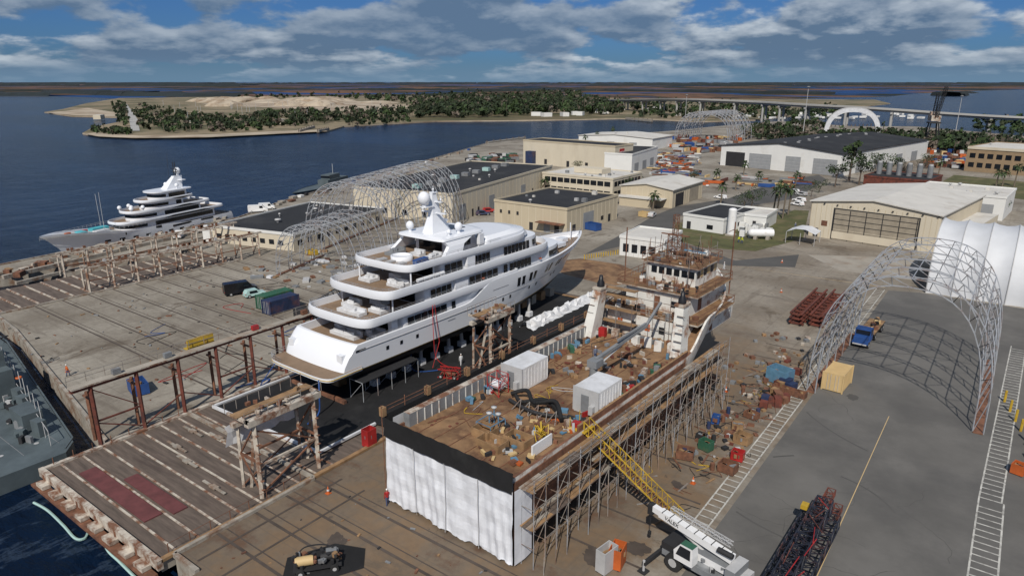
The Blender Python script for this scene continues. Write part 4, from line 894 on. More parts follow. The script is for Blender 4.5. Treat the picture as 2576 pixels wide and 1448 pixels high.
def palm(x,y,h,r=2.):
    b=MB('palm_tree'); b.beam((x,y,0),(x+.3,y+.1,h),.28,'palmtrunk',7,.2)
    for i in range(30):
        a=i*2.399; el=R.uniform(-.8,1.2); rr=r*R.uniform(.8,1.15); p=Vector((x+.3,y+.1,h)); d=Vector((math.cos(a)*math.cos(el),math.sin(a)*math.cos(el),math.sin(el)))
        m1=p+d*rr*.55; e_=p+d*rr; e_.z-=rr*.35; s=Vector((-math.sin(a),math.cos(a),0))*.22
        b.add([tuple(p),tuple(m1+s),tuple(e_+s*.5),tuple(e_-s*.5),tuple(m1-s)],[(0,1,2,3,4)],'palmleaf' if i%3 else 'leafdark')
        for t in(-1,1): q_=m1+s*t*2.6; b.add([tuple(p.lerp(m1,.6)),tuple(q_),tuple(m1.lerp(e_,.4))],[(0,1,2)],'palmleaf')
    b.done()
for u,v,h in((1953,545,10),(1968,550,9),(1982,540,8),(1945,535,7),(1812,515,6.5),(1642,528,5),(2000,470,5),(1905,470,5),(1540,352,8),(1470,372,7),(1500,368,8),(1850,478,5),(1345,480,5),(1368,486,5),(1800,462,5),(2500,488,8),(2550,470,8),(2360,440,6),(2520,470,6),(1515,366,6),(1870,440,5)): palm(*gp(u,v),h,2.3)
for u,v,h,r in((2135,455,17,5.5),(2160,465,12,5.5),(2100,470,10,4.5),(2230,450,11,6),(1565,492,7,4),(1590,480,6,3.5),(1890,520,6.5,4.5),(1870,528,5.5,3.5),(1570,470,5,3),(2200,435,9,5),(2060,485,5,3.5),(1745,458,5,3),(2330,425,7,5),(1600,462,5,3),(1452,430,5,3),(2500,540,6,4),(2040,495,4.5,4),(1430,415,4,3)): tree('broadleaf_tree',*gp(u,v),h,r)
for u,v,h,r in((2270,450,8,6),(2310,440,8,6)):
    x,y=gp(u,v); b=MB('bare_tree'); b.beam((x,y,0),(x,y,h*.4),.25,'twig',6)
    for i in range(60): a=R.random()*6.28; rr=r*R.random(); b.beam((x,y,h*R.uniform(.25,.45)),(x+rr*math.cos(a),y+rr*math.sin(a),h*R.uniform(.6,1.)),.1,'twig',3,.02)
    b.done()
def inpoly(p,P):
    c=False; j=len(P)-1
    for i in range(len(P)):
        if (P[i][1]>p[1])!=(P[j][1]>p[1]) and p[0]<(P[j][0]-P[i][0])*(p[1]-P[i][1])/(P[j][1]-P[i][1])+P[i][0]: c=not c
        j=i
    return c
def wood(name,regions,zb=-2.):
    b=MB(name)
    for poly,n,h,sz in regions:
        us=[p[0] for p in poly]; vs=[p[1] for p in poly]; k=0
        while k<n:
            q=(R.uniform(min(us),max(us)),R.uniform(min(vs),max(vs)))
            if not inpoly(q,poly): continue
            k+=1; x,y=gp(*q,zb); hh=h*R.uniform(.5,1.25); r=hh*R.uniform(.35,.6); mm=R.choice(['forest','forest','leafdark','leaf','twig' if R.random()<.6 else 'forest'])
            if R.random()<.12:
                b.beam((x,y,zb),(x,y,zb+hh),.35,'palmtrunk',3); leaves(b,(x,y,zb+hh),hh*.2,10,sz*.7,'leafdark'); continue
            for c_ in range(3):
                leaves(b,(x+R.uniform(-.5,.5)*r,y+R.uniform(-.5,.5)*r,zb+hh*R.uniform(.35,.72)),r*.62,11,sz*R.uniform(.8,1.3),mm,.75)
    b.done()
wood('riverside_woodland',[
 ([(640,290),(1050,276),(1060,298),(900,306),(700,320),(640,318)],230,10,1.6),
 ([(1040,258),(1480,250),(1560,268),(1560,290),(1400,290),(1200,298),(1050,298)],760,16,2.2),
 ([(590,246),(980,243),(1240,243),(1260,258),(1000,260),(860,249),(640,248)],210,13,2.6),
 ([(350,262),(410,275),(470,290),(640,305),(700,318),(640,333),(420,335),(355,325),(340,290)],260,8,1.4),
 ([(380,285),(640,292),(840,300),(820,318),(500,325)],120,6,1.2),
 ([(1120,252),(1440,240),(1480,262),(1200,270)],180,22,3.),
 ([(280,255),(312,262),(325,300),(318,320),(295,300)],60,7,1.4),
 ([(230,324),(330,330),(330,342),(240,338)],40,5,1.2),
 ([(860,300),(1030,298),(1030,308),(880,318)],80,5,1.2),
 ([(1560,256),(1750,258),(2100,275),(2140,290),(2000,300),(1750,300),(1600,296)],330,10,1.8)])
wood('shore_trees',[
 ([(1870,340),(1960,335),(2100,348),(2200,345),(2320,352),(2440,352),(2600,372),(2600,400),(2380,385),(2200,372),(1880,352)],460,8.5,1.3),
 ([(1860,330),(2060,305),(2100,320),(1900,342)],70,7,1.3),
 ([(2440,300),(2600,310),(2600,345),(2460,335)],40,8,1.4)],0.)
b=MB('distant_treeline')
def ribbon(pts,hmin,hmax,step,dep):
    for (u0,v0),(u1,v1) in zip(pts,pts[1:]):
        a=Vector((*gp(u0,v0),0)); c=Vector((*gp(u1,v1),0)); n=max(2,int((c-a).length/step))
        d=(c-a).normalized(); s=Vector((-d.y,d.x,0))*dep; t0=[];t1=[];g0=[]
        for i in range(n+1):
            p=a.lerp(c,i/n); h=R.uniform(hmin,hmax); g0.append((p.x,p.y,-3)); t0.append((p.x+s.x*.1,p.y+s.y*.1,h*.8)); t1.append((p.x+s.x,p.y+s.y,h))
        b.loft([g0,t0,t1],'forestfar_haze',False,False)
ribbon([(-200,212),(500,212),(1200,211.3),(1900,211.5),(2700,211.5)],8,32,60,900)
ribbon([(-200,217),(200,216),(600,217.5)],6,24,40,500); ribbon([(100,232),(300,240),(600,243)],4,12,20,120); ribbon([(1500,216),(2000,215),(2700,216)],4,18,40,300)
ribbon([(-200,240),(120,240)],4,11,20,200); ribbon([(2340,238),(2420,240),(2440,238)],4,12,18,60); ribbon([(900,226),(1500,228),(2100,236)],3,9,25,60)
b.done()
b=MB('riverside_houses')
for u,v in((1350,292),(1375,294),(1420,293),(1445,290),(1460,291),(1500,284),(1520,286),(1740,286),(1830,283),(2010,292),(2050,290),(1640,278),(482,318),(700,312),(250,300)):
    x,y=gp(u,v,-2); w=R.uniform(7,14); b.cb((x,y,.5),(w,8,5),R.choice(['bwhite','bwhite','cream']),R.random()*3,'roof_white')
for i in range(60):
    x,y=gp(R.uniform(1850,2320),R.uniform(286,300),-2); b.cb((x,y,-.6),(3,7,2.),'bwhite',R.random()*3)
for i in range(30):
    x,y=gp(R.uniform(380,1000),R.uniform(262,312),-2); b.beam((x,y,-2),(x,y,8),.25,'lightgrey',5)
b.done()
b=MB('boat_ramp_pier'); 
for a,c in(((752,333),(790,322)),((800,333),(826,328)),((1575,300),(1640,306)),((1225,365),(1320,352))):
    p=gp(*a,-2); q=gp(*c,-2); b.beam((*p,-1),(*q,-1),1.6,'concrete')
    for i in range(7): x=p[0]+(q[0]-p[0])*i/6; y=p[1]+(q[1]-p[1])*i/6; b.beam((x,y,-5),(x,y,1),.5,'wood',5)
for i in range(30):
    x,y=gp(1900+i*10,330-i*.2+R.uniform(-2,2),-3); b.beam((x,y,-5),(x,y,1.5),.45,'wood',5)
b.done()
b=MB('quay_bollards')
for i in range(34):
    t=i/33; x,y=gp(640+t*540,528-t*150); b.cb((x-1+R.uniform(0,5),y,.5),(R.uniform(.6,2.2),R.uniform(.8,3),R.uniform(.5,1.4)),R.choice(['concrete','bwhite','curb','rusty','blue','dark']),.3)
b.done()
b=MB('wharf_concrete_wall'); Pq=[gp(*q) for q in((4,700),(200,655),(430,600),(590,560))]
for a,c in zip(Pq,Pq[1:]):
    b.beam((a[0]+1,a[1],.4),(c[0]+1,c[1],.4),.6,'curb'); b.beam((a[0]+8,a[1],.3),(c[0]+8,c[1],.3),.45,'curb')
for i in range(40):
    t=R.random(); x,y=gp(10+t*560,690-t*135+R.uniform(-6,14)); b.cb((x,y,.5),(R.uniform(.5,2.5),R.uniform(.5,2.5),R.uniform(.3,1.3)),R.choice(['curb','rusty','rust_white','plank','concrete']),R.random())
b.done()
# ---------------------------------------------------------------- vehicles and kit
def van(name,loc,rz,body,L=5.4,Hh=2.2,W_=2.,kind='van'):
    b=MB(name); hood=L*.2; w=W_/2
    if kind=='van': prof=[(-L/2,.45),(-L/2,Hh-.15),(-L/2+.2,Hh),(L/2-hood-.5,Hh),(L/2-hood+.3,Hh*.62),(L/2-.1,Hh*.5),(L/2,.45)]
    elif kind=='pickup': prof=[(-L/2,.5),(-L/2,1.15),(-L*.08,1.15),(-L*.04,Hh),(L*.14,Hh),(L*.25,1.2),(L/2-.1,1.05),(L/2,.5)]
    else: prof=[(-L/2,.4),(-L/2+.05,.9),(-L/2+.5,Hh),(L*.1,Hh),(L*.27,.95),(L/2-.1,.8),(L/2,.4)]
    R2=[[(sx*w*(1 if z<Hh*.6 else .88),y,z) for y,z in prof] for sx in(-1,1)]; n=len(prof)
    b.loft([[r for r in R2[0]],[r for r in R2[1]]],body,True,False); b.add(R2[0],[tuple(range(n))],body); b.add(R2[1],[tuple(range(n))[::-1]],body)
    z0,z1=Hh*.62,Hh*.9
    for sx in(-1,1):
        y0,y1=(L*.08,L*.26) if kind=='van' else (-L*.02,L*.14) if kind=='pickup' else (-L*.3,L*.1)
        b.quad([(sx*(w*.97+.02),y0,z0),(sx*(w*.97+.02),y1,z0),(sx*(w*.9+.02),y1-.2,z1),(sx*(w*.9+.02),y0,z1)],'glass')
        for y in(-L*.32,L*.32): b.wheel((sx*(w-.12),y,.36),.36,.26)
    k=[p for p in prof if p[1]>=Hh-.01][-1]; j=prof[prof.index(k)+1]
    b.quad([(-w*.82,k[0]+.06,k[1]-.03),(w*.82,k[0]+.06,k[1]-.03),(w*.9,j[0]-.05,j[1]+.08),(-w*.9,j[0]-.05,j[1]+.08)],'glass')
    if kind=='pickup': b.bx(-w+.12,w-.12,-L/2+.12,-L*.09,1.16,1.17,'dark')
    for sx in(-1,1): b.bx(sx*w*.7-.15,sx*w*.7+.15,L/2-.02,L/2+.03,.65,.8,'lightgrey'); b.bx(sx*w*.8-.1,sx*w*.8+.1,-L/2-.03,-L/2+.02,.8,1.,'red')
    b.done((loc[0],loc[1],0),rz)
van('black_van',gp(606,738),math.radians(-20),'vanblack',6.2,2.5,2.1)
van('parked_car',gp(641,745),math.radians(-12),'mint',4.,1.55,1.75,'car')
van('pickup_truck',gp(516,584),math.radians(-32),'white_paint',5.6,1.9,2.,'pickup'); van('white_van',gp(650,534),math.radians(-35),'white_paint',6,2.4); van('white_van',gp(672,527),math.radians(-35),'white_paint',5,2.2)
van('pickup_truck',gp(452,597),math.radians(50),'white_paint',5.4,1.9,2.,'pickup')
for u,v,k,rz in((2005,517,'white_paint',70),(2010,507,'white_paint',70),(2015,492,'lightgrey',70),(1995,485,'white_paint',70),(1230,534,'red',-40),(1215,541,'bluec',-40),(1750,650,'white_paint',60),(1812,500,'white_paint',80),(1640,545,'lightgrey',10),(2330,445,'red',80),(2370,412,'white_paint',80),(1105,545,'white_paint',-20)): van('parked_car',gp(u,v),math.radians(rz),k,4.5,1.5,1.8,'car')
def container(name,x,y,rz,L,W_,Hh,k,z=0.):
    b=MB(name); b.bx(-W_/2,W_/2,-L/2,L/2,z+.12,z+Hh,k); n=int(L/.3)
    for i in range(n):
        yy=-L/2+.2+i*(L-.4)/n
        for sx in(-1,1): b.bx(sx*W_/2-.035,sx*W_/2+.035,yy,yy+.13,z+.3,z+Hh-.15,k)
        b.bx(-W_/2+.1,W_/2-.1,yy,yy+.13,z+Hh,z+Hh+.03,k)
    for sx in(-1,1):
        for sy in(-1,1): b.bx(sx*W_/2-.09,sx*W_/2+.09,sy*L/2-.09,sy*L/2+.09,z+.02,z+Hh+.05,k)
    for x_ in(-.7,-.3,.3,.7): b.beam((x_,-L/2-.04,z+.25),(x_,-L/2-.04,z+Hh-.15),.03,'lightgrey')
    b.done((x,y,0),rz)
container('shipping_container',-107.6,71.2,0,6.4,2.45,2.6,'greenc'); container('shipping_container',-104.2,70.,0,6.1,2.45,2.6,'bluec'); container('shipping_container',-15.3,95.6,math.radians(-3),4.6,2.6,2.6,'tanc')
def bin_(name,x,y,rz,l,w,h,k):
    b=MB(name); t=.08
    b.bx(-l/2,l/2,-w/2,w/2,.1,.2,k)
    for (a,c,d,e) in((-l/2,l/2,-w/2,-w/2+t),(-l/2,l/2,w/2-t,w/2),(-l/2,-l/2+t,-w/2+t,w/2-t),(l/2-t,l/2,-w/2+t,w/2-t)): b.bx(a,c,d,e,.2,h,k)
    for sx in(-1,1): b.bx(sx*l/3-.1,sx*l/3+.1,-w/2,w/2,.02,.1,'dark')
    for i in range(5): b.cb((R.uniform(-l/3,l/3),R.uniform(-w/3,w/3),h*.6),(R.uniform(.3,.9),.3,.4),R.choice(['rusty','plank','grey']),R.random()*3)
    b.done((x,y,0),rz)
for u,v,l,w,h,k in((1723,1150,1.9,1.5,1.1,'rusty'),(1775,1130,1.4,1.1,1.2,'greenc'),(1830,1185,1.8,1.4,1.1,'rusty'),(1855,1155,1.3,1.1,1.1,'red'),(1868,1112,1.8,1.4,1.1,'plank'),(1764,1105,1.1,.9,.8,'dark'),(1800,1065,.9,.9,1.2,'blue'),(1525,1430,1.,1.8,2.2,'lightgrey'),(1552,1420,1.1,1.6,2.,'orange'),(930,1120,1.1,1.3,2.2,'red'),(350,985,3.2,2.,1.6,'blue'),(1492,578,4,2.5,2,'blue'),(1620,545,3,2,1.6,'tanc'),(785,640,3,1.6,1.2,'yellow'),(2560,1190,1.2,1.2,1.2,'orange'),(1960,960,3.,2.2,2.1,'blue2'),(1985,990,4.4,1.1,.8,'rusty'),(1855,1080,1.3,1.,.9,'plank'),(1890,1050,1.6,1.2,.8,'rusty'),(2250,610,3,1.8,1.2,'blue')):
    bin_('scrap_bin',*gp(u,v),R.uniform(-.3,.3),l,w,h,k)
b=MB('workshop_clutter')
for i in range(110):
    x=R.uniform(-25.,-19.6); y=R.uniform(66,104)
    s=R.uniform(.12,.6); b.cb((x,y,s*.3),(s,s*R.uniform(.5,1.8),s*.6),R.choice(['rusty','grey','dark','rusty','plank','dark','rust_white','redbrown','lightgrey','scaff']),R.random()*3)
for i in range(16):
    x=R.uniform(-22,-19.6); y=R.uniform(80,97); s=R.uniform(.8,1.4); b.cb((x,y,s*.5),(s,s*R.uniform(.7,1.3),s),R.choice(['rusty','grey','dark','redbrown','bluec','plank']),R.random()*3)
for i in range(70):
    x=R.uniform(-26,-19.5); y=R.uniform(56,98); b.path(sm([(x+R.uniform(-1.2,1.2),y+R.uniform(-1.2,1.2),.06) for _ in range(4)],4),.035,R.choice(['dark','rusty','yellow','dark']))
for i in range(9):
    x=R.uniform(-25,-20.5); y=R.uniform(62,92); b.beam((x,y,0),(x,y,.85),.25,R.choice(['dark','bluec','rusty']),9)
for i in range(80):
    x=R.uniform(-30,-21); y=R.uniform(82,112); s=R.uniform(.15,.7); b.cb((x,y,s*.3),(s,s,s*.7),R.choice(['rusty','grey','plank','dark','rust_white']),R.random()*3)
for i in range(30):
    x=R.uniform(-27,-20); y=R.uniform(52,96); b.cb((x,y,.05),(R.uniform(1,2.6),.18,.06),R.choice(['plank','rusty','scaff']),R.random()*3)
b.done()
b=MB('yard_debris')
for i in range(220):
    x=R.uniform(-135,-82); y=R.uniform(34,100); s=R.uniform(.06,.3); b.cb((x,y,s*.3),(s*R.uniform(.5,3.5),s,s*.6),R.choice(['rusty','grey','dark','plank','rusty']),R.random()*3)
for i in range(60):
    x=R.uniform(-135,-112); y=R.uniform(80,104); s=R.uniform(.3,1.3); b.cb((x,y,s*.2),(s*R.uniform(.5,2.5),s,s*.4),R.choice(['cloth','lightgrey','rusty','grey','plank']),R.random()*3)
for i in range(90):
    x=R.uniform(-50,-20); y=R.uniform(24,39); s=R.uniform(.06,.22); b.cb((x,y,s*.3),(s*R.uniform(.5,3),s,s*.6),R.choice(['rusty','grey','dark','plank']),R.random()*3)
for i in range(14):
    x=R.uniform(-120,-85); y=R.uniform(36,95); b.path(sm([(x+R.uniform(-4,4),y+R.uniform(-4,4),.05) for _ in range(4)],5),.05,R.choice(['dark','red','dark','blue']))
b.done()
b=MB('steel_laydown')
LC=['rusty','redbrown','grey','lightgrey','rusty','rusty','dark','grey','tanc','blue','bwhite','orange']
for i in range(240):
    u=R.uniform(1640,2030); v=R.uniform(385,475)
    if v>385+ (2030-u)*.25+45 and u>1850: v=R.uniform(450,472)
    x,y=gp(u,v)
    if u>1760 and v<445: x,y=gp(R.uniform(1640,1760),v)
    b.cb((x,y,R.uniform(.3,.8)),(R.uniform(.5,9),R.uniform(.3,1.2),R.uniform(.3,1.4)),R.choice(LC),R.choice([0,.2,1.57]))
for i in range(120):
    x,y=gp(R.uniform(1690,1860),R.uniform(345,385)); b.cb((x,y,1.),(R.uniform(1,8),R.uniform(1,3),R.uniform(1,3.)),R.choice(LC),R.random()*3)
for i in range(90):
    x,y=gp(R.uniform(2325,2420),R.uniform(372,425)); b.cb((x,y,1.),(R.uniform(1,4),R.uniform(1,3),R.uniform(1,3)),R.choice(LC),R.random()*3)
for i in range(60):
    x,y=gp(R.uniform(1180,1300),R.uniform(392,412)); b.cb((x,y,.8),(R.uniform(1,4),R.uniform(1,5),R.uniform(1,2.4)),R.choice(['dark','grey','rusty','dark','greenc','lightgrey']),R.random()*3)
b.done()
for (x0,y0) in((-26.5,118),(-23.5,119)):
    b=MB('steel_trestle_stack')
    for i in range(9):
        y=y0+i*1.9
        for z in(.3,1.1,1.9): b.cb((x0,y,z),(2.4,.35,.3),'redbrown'); 
        b.beam((x0-1.1,y,0),(x0+1.,y+.6,2.1),.13,'redbrown'); b.beam((x0+1.1,y,0),(x0-1.,y+.6,2.1),.13,'redbrown')
    for z in(.7,1.5,2.3):
        for dx in(-.9,.9): b.bx(x0+dx-.15,x0+dx+.15,y0-1,y0+17,z-.12,z+.12,'redbrown')
    b.done()
def truck(name,x,y,rz):
    b=MB(name); b.bx(-1.2,1.2,-7,1.5,1.1,1.3,'dark','plank'); b.bx(-.5,.5,-7,5,.7,1.1,'dark')
    b.prism([(-1.15,2.2),(1.15,2.2),(1.15,4.),(-1.15,4.)],.8,2.7,'blue'); b.bx(-.95,.95,4,5.6,.8,1.8,'blue'); b.bx(-1.15,1.15,4.4,5.5,.7,1.1,'blue')
    b.bx(-1.,1.,4.0,4.04,1.85,2.55,'glass'); b.bx(-1.18,-1.14,2.8,3.8,1.8,2.5,'glass'); b.bx(1.14,1.18,2.8,3.8,1.8,2.5,'glass'); b.bx(-1,1,5.6,5.68,.6,.8,'lightgrey')
    for yy in(4.8,.2,-4.6,-5.8):
        for sx in(-1,1): b.wheel((sx*1.05,yy,.5),.5,.35)
    for i in range(9): b.cb((R.uniform(-.8,.8),-6.5+i*.85,1.6),(R.uniform(.3,1),.5,.5),R.choice(['plank','rusty','dark','tanc']),R.random())
    b.done((x,y,0),rz)
xx,yy=gp(2165,868); truck('flatbed_truck',xx+.2,yy+4,math.radians(178))
b=MB('rough_terrain_crane')
b.bx(-3.8,3.8,-1.2,1.2,.9,1.5,'grey','grey'); b.bx(-3.9,-2.4,-1.2,1.2,1.5,2.1,'lightgrey'); b.bx(2.2,3.9,-1.2,1.2,1.5,2.2,'dark','dark')
for x in(-2.4,2.4):
    for sy in(-1,1): b.wheel((x,sy*1.3,.85),.85,.6,'y')
for x in(-4.1,4.1):
    b.bx(x-.15,x+.15,-3.6,3.6,.75,1.05,'dark')
    for sy in(-1,1): b.beam((x,sy*3.5,.1),(x,sy*3.5,1.2),.12,'lightgrey',8); b.cb((x,sy*3.5,.08),(.8,.8,.12),'dark')
b.lathe((0,0,1.5),[(1.1,0),(1.1,.3),(.01,.3)],'grey',16)
b.bx(-2.6,1.6,-.9,.7,1.8,2.5,'white_paint','grey'); b.bx(-3.3,-2.4,-1.2,1.2,1.7,2.9,'grey','lightgrey')
for sy,gx in((1,0),):
    b.loft([[(.3,1.9,1.7),(2.1,1.9,1.7),(2.1,.95,1.7),(.3,.95,1.7)],[(.3,1.9,2.6),(2.2,1.9,2.6),(2.2,.95,2.6),(.3,.95,2.6)],[(.4,1.85,3.4),(1.6,1.85,3.4),(1.6,1.,3.4),(.4,1.,3.4)]],'white_paint',True,False); b.bx(.4,1.6,1.,1.85,3.4,3.46,'white_paint','greenc')
    b.quad([(.5,1.93,2.3),(1.95,1.93,2.3),(1.6,1.89,3.3),(.55,1.89,3.3)],'glass'); b.quad([(2.2,1.85,2.3),(2.2,1.,2.3),(1.68,1.05,3.3),(1.68,1.8,3.3)],'glass')
b.beam((-2.4,-.1,3.1),(5.0,-.1,4.0),.5,'white_paint'); b.beam((-2.,-.1,3.15),(5.8,-.1,4.1),.4,'white_paint'); b.beam((0,-.1,2.2),(3.2,-.1,3.4),.16,'lightgrey',8)
for i in range(9): b.bx(-2.2+i*.85,-2.12+i*.85,-.48,.28,3.42+i*.104,3.5+i*.104,'dark')
b.cb((6.0,-.1,3.9),(.5,.7,1.),'dark'); b.beam((6.1,-.1,4),(6.1,-.1,1.4),.03,'dark'); b.cb((6.1,-.1,1.2),(.25,.25,.4),'dark'); b.beam((-2.6,.4,3.7),(-1.2,.4,3.7),.25,'dark',10)
lattice(b,(-1.8,-.9,3.8),(4.4,-.9,4.3),.4,.4,9,.04,'lightgrey')
for i in range(40): b.cb((R.uniform(-3.5,3.5),R.uniform(-1.1,1.1),R.uniform(1.6,2.4)),(R.uniform(.1,.5),R.uniform(.1,.4),R.uniform(.1,.4)),R.choice(['dark','grey','lightgrey','dark']),R.random())
co_=b.done((-15.6,48.5,0),math.radians(170)); co_.scale=(.95,.95,.95)
t=sign_text('lettering','VALEX',(0,0,0),0,.5,'dark'); t.parent=co_; t.location=(3.6,.275,3.83); t.rotation_euler=(math.radians(90),math.radians(7),math.radians(180))
b=MB('lattice_crane_boom')
for (x,z,w) in((-10.6,.8,1.4),(-8.9,.8,1.4),(-9.7,2.2,1.4)):
    lattice(b,(x,45,z),(x+.3,62,z),w,1.2,15,.07,'boomdark',.042); lattice(b,(x+.3,62,z),(x+.35,64.5,z),.7,.6,3,.06,'redbrown')
for i in range(8): b.beam((-11+R.random()*3,46+i*2,3.),(-10+R.random()*2,50+i*1.6,3.05),.04,R.choice(['red','redbrown','redbrown']))
b.cb((-10.8,60.5,2.2),(.6,.8,.4),'yellow')
b.done()
b=MB('boarding_conveyor'); lattice(b,(-97,70,1.2),(-79.5,72.5,11.6),1.6,1.5,14,.1,'dark',.06)
p=Vector((-97,70,2)); q=Vector((-79.5,72.5,12.4)); b.beam(p,q,.2,'grey'); 
for t in(.1,.35,.75): a=p.lerp(q,t); b.beam((a.x,a.y-.6,0),(a.x,a.y-.6,a.z),.12,'dark'); b.beam((a.x,a.y+.6,0),(a.x,a.y+.6,a.z),.12,'dark')
b.cb((-97.5,70,1.),(3,2.4,1.6),'dark'); b.done()
b=MB('telehandler'); b.T=TR(-84,60,0,.3); b.bx(-1,1,-2.4,2.2,.6,1.5,'red'); b.bx(-1.,-.1,-.6,.9,1.5,2.5,'glass'); b.bx(-1.02,-.08,-.62,.92,2.5,2.6,'red'); b.beam((.5,-2.2,2),(.5,4.6,1.6),.22,'dark')
for yy in(-1.6,1.5):
    for sx in(-1,1): b.wheel((sx*1.05,yy,.55),.55,.4)
b.done()
b=MB('red_pump_unit'); b.T=TR(*gp(1130,948,.35),.35,.4); lattice(b,(-1.5,0,.7),(1.5,0,.7),1.2,1.2,3,.07,'red'); b.beam((-1,0,.7),(1,0,.7),.4,'rusty',9)
for x in(-1,1): b.wheel((x,-.7,.3),.3,.2,'y')
b.done()
b=MB('air_compressor'); b.T=TR(*gp(800,1425),0,.9); b.sheet([(-3.0,-1.7),(-.6,-2.1),(3.8,-1.2),(4.1,1.4),(1.5,2.8),(-2.6,1.9)],.05,'tarp_black'); b.bx(-2,2,-.8,.8,.35,.45,'dark'); b.beam((-1.8,-.2,1.),(-.3,-.2,1.),.42,'tanc',12); b.beam((.3,.1,.9),(1.6,.1,.9),.35,'dark',10); b.cb((1.2,.4,1.0),(.9,.5,.6),'grey'); b.path(sm([(-2,.5,.5),(-1,.8,1.6),(1,.7,1.5),(2,0,.6)]),.06,'dark')
for i in range(50): b.cb((R.uniform(-1.9,1.9),R.uniform(-.8,.8),R.uniform(.5,1.4)),(R.uniform(.1,.45),R.uniform(.1,.4),R.uniform(.1,.45)),R.choice(['dark','grey','dark','rusty','dark','plank']),R.random())
for x in(-1.4,1.4):
    for sy in(-1,1): b.wheel((x,sy*1.,.35),.35,.25,'y')
b.done()
b=MB('pressure_tank'); x,y=gp(1838,592); b.beam((x,y,.4),(x,y,7),1.1,'white_paint',14); b.ball((x,y,7),1.1,'white_paint',14,.5); b.bx(x-1.2,x+1.2,y-1.2,y+1.2,.02,.4,'concrete'); b.done()
b=MB('pressure_tank'); x,y=gp(1918,602); b.beam((x-2.6,y-1,1.6),(x+2.,y+2,1.6),1.1,'white_paint',14); b.ball((x-2.6,y-1,1.6),1.08,'white_paint',12,1.); b.bx(x-2,x-1.2,y-1.6,y+1,.02,.8,'concrete'); b.bx(x+.8,x+1.6,y-.2,y+2,.02,.8,'concrete'); b.done()
b=MB('equipment_skid')
for i in range(26):
    u=R.uniform(1855,1935); v=R.uniform(575,598); x,y=gp(u,v); b.cb((x,y,1.),(R.uniform(.4,1.6),R.uniform(.4,1.6),R.uniform(.8,2.4)),R.choice(['bwhite','lightgrey','bwhite','grey']),0)
b.done()
b=MB('white_canopy_tent'); x,y=gp(2018,610); 
b.loft([[(x-3.6,y-3,3),(x-3.6,y+3,3)],[(x-1.2,y-3,4),(x-1.2,y+3,4)],[(x+1.2,y-3,4),(x+1.2,y+3,4)],[(x+3.6,y-3,3),(x+3.6,y+3,3)]],'cloth')
for sx in(-3.5,0,3.5):
    for sy in(-2.9,2.9): b.beam((x+sx,y+sy,0),(x+sx,y+sy,3),.08,'lightgrey')
b.done()
b=MB('guard_posts')
for i in range(34): x,y=gp(1470+i*6,652-i*.9); b.beam((x,y,0),(x,y,1.1),.12,'yellow',6)
for i in range(8): x,y=gp(2480+i*12,1000+i*24); b.beam((x+2,y,0),(x+2,y,1.6),.15,'yellow',6)
b.done()
b=MB('edge_equipment')
for i in range(24): y=60+i*3.4; s=R.uniform(.6,1.8); b.cb((7.6+R.uniform(-.5,1.5),y,s*.5),(s*1.3,s*1.2,s),R.choice(['greenc','dark','lightgrey','orange','grey','bluec','rusty']),R.random()*.5)
b.done()
for u,v in((1743,1215),(1826,985),(1967,660),(1965,735),(170,935),(826,1240)):
    x,y=gp(u,v); b=MB('traffic_cone'); b.bx(x-.25,x+.25,y-.25,y+.25,.01,.06,'orange'); b.lathe((x,y,.06),[(.19,0),(.12,.3),(.1,.45),(.03,.75),(.001,.76)],'orange',10); b.lathe((x,y,.06),[(.15,.27),(.115,.45)],'cloth',10); b.done()
b=MB('grey_landing_craft')
P=[(-83,25.6),(-85,27.2),(-128,34.6),(-160,36),(-160,8),(-86,8),(-83,14)]
b.prism([(x,y) for x,y in P],-4,-.9,'navy','navy'); b.path([(x,y,-.4) for x,y in P],.12,'navy')
for i in range(9):
    for j in range(5):
        x=-88-i*4.2; y=10+j*3.6; b.lathe((x,y,-.9),[(.28,0.03),(.01,.03)],'lightgrey',8)
        b.bx(x-2,x+2,y+1.6,y+1.66,-.9,-.87,'grey')
for i in range(12):
    x=-90-i*3; b.cb((x,25.6+i*.5,.1),(1.6,1.,1.9),'navy',.15); b.beam((x,26+i*.5,1),(x,26+i*.5,3.4),.05,'lightgrey')
    for k in range(4): b.cb((x+R.uniform(-1.5,1.5),24.4+i*.5+R.uniform(-1,.6),-.5),(R.uniform(.3,1),R.uniform(.3,.8),R.uniform(.3,1)),R.choice(['navy','grey','dark','navy','lightgrey']),R.random())
b.bx(-112,-104,24,28,-.9,3.2,'navy'); b.bx(-110,-106,25,28,3.2,5.4,'navy'); lattice(b,(-108,26.5,5.4),(-108,26.5,10.5),.8,.8,5,.05,'lightgrey',up=(0,1,0)); b.bx(-96,-92,24.6,26.8,-.9,1.3,'navy')
b.path([(-86+i*-2.6,25.2+i*.42,1.) for i in range(16)],.045,'lightgrey')
for i in range(16): b.beam((-86-i*2.6,25.2+i*.42,-.9),(-86-i*2.6,25.2+i*.42,1.),.04,'lightgrey')
b.lathe((-104,28.5,1.8),[(.4,-.1),(.4,.1),(.2,.1),(.2,-.1)],'orange',10)
b.done()
b=MB('patrol_vessel'); x,y=gp(735,502,-3)
lv=[(-3.2,.8,0,38,2.,.5,'navy'),(-1.6,.95,0,40,2.,.5,'navy'),(-.2,1,0,44,2.2,.5,'navy')]
hh_=Hull(44,8,lv,1.); b.T=TR(x+2.2,y-1.5,0,math.radians(20))@Matrix.Rotation(math.pi,4,'Z')@TR(0,-44,0); rr=hh_.build(b); tp=rr[-1]
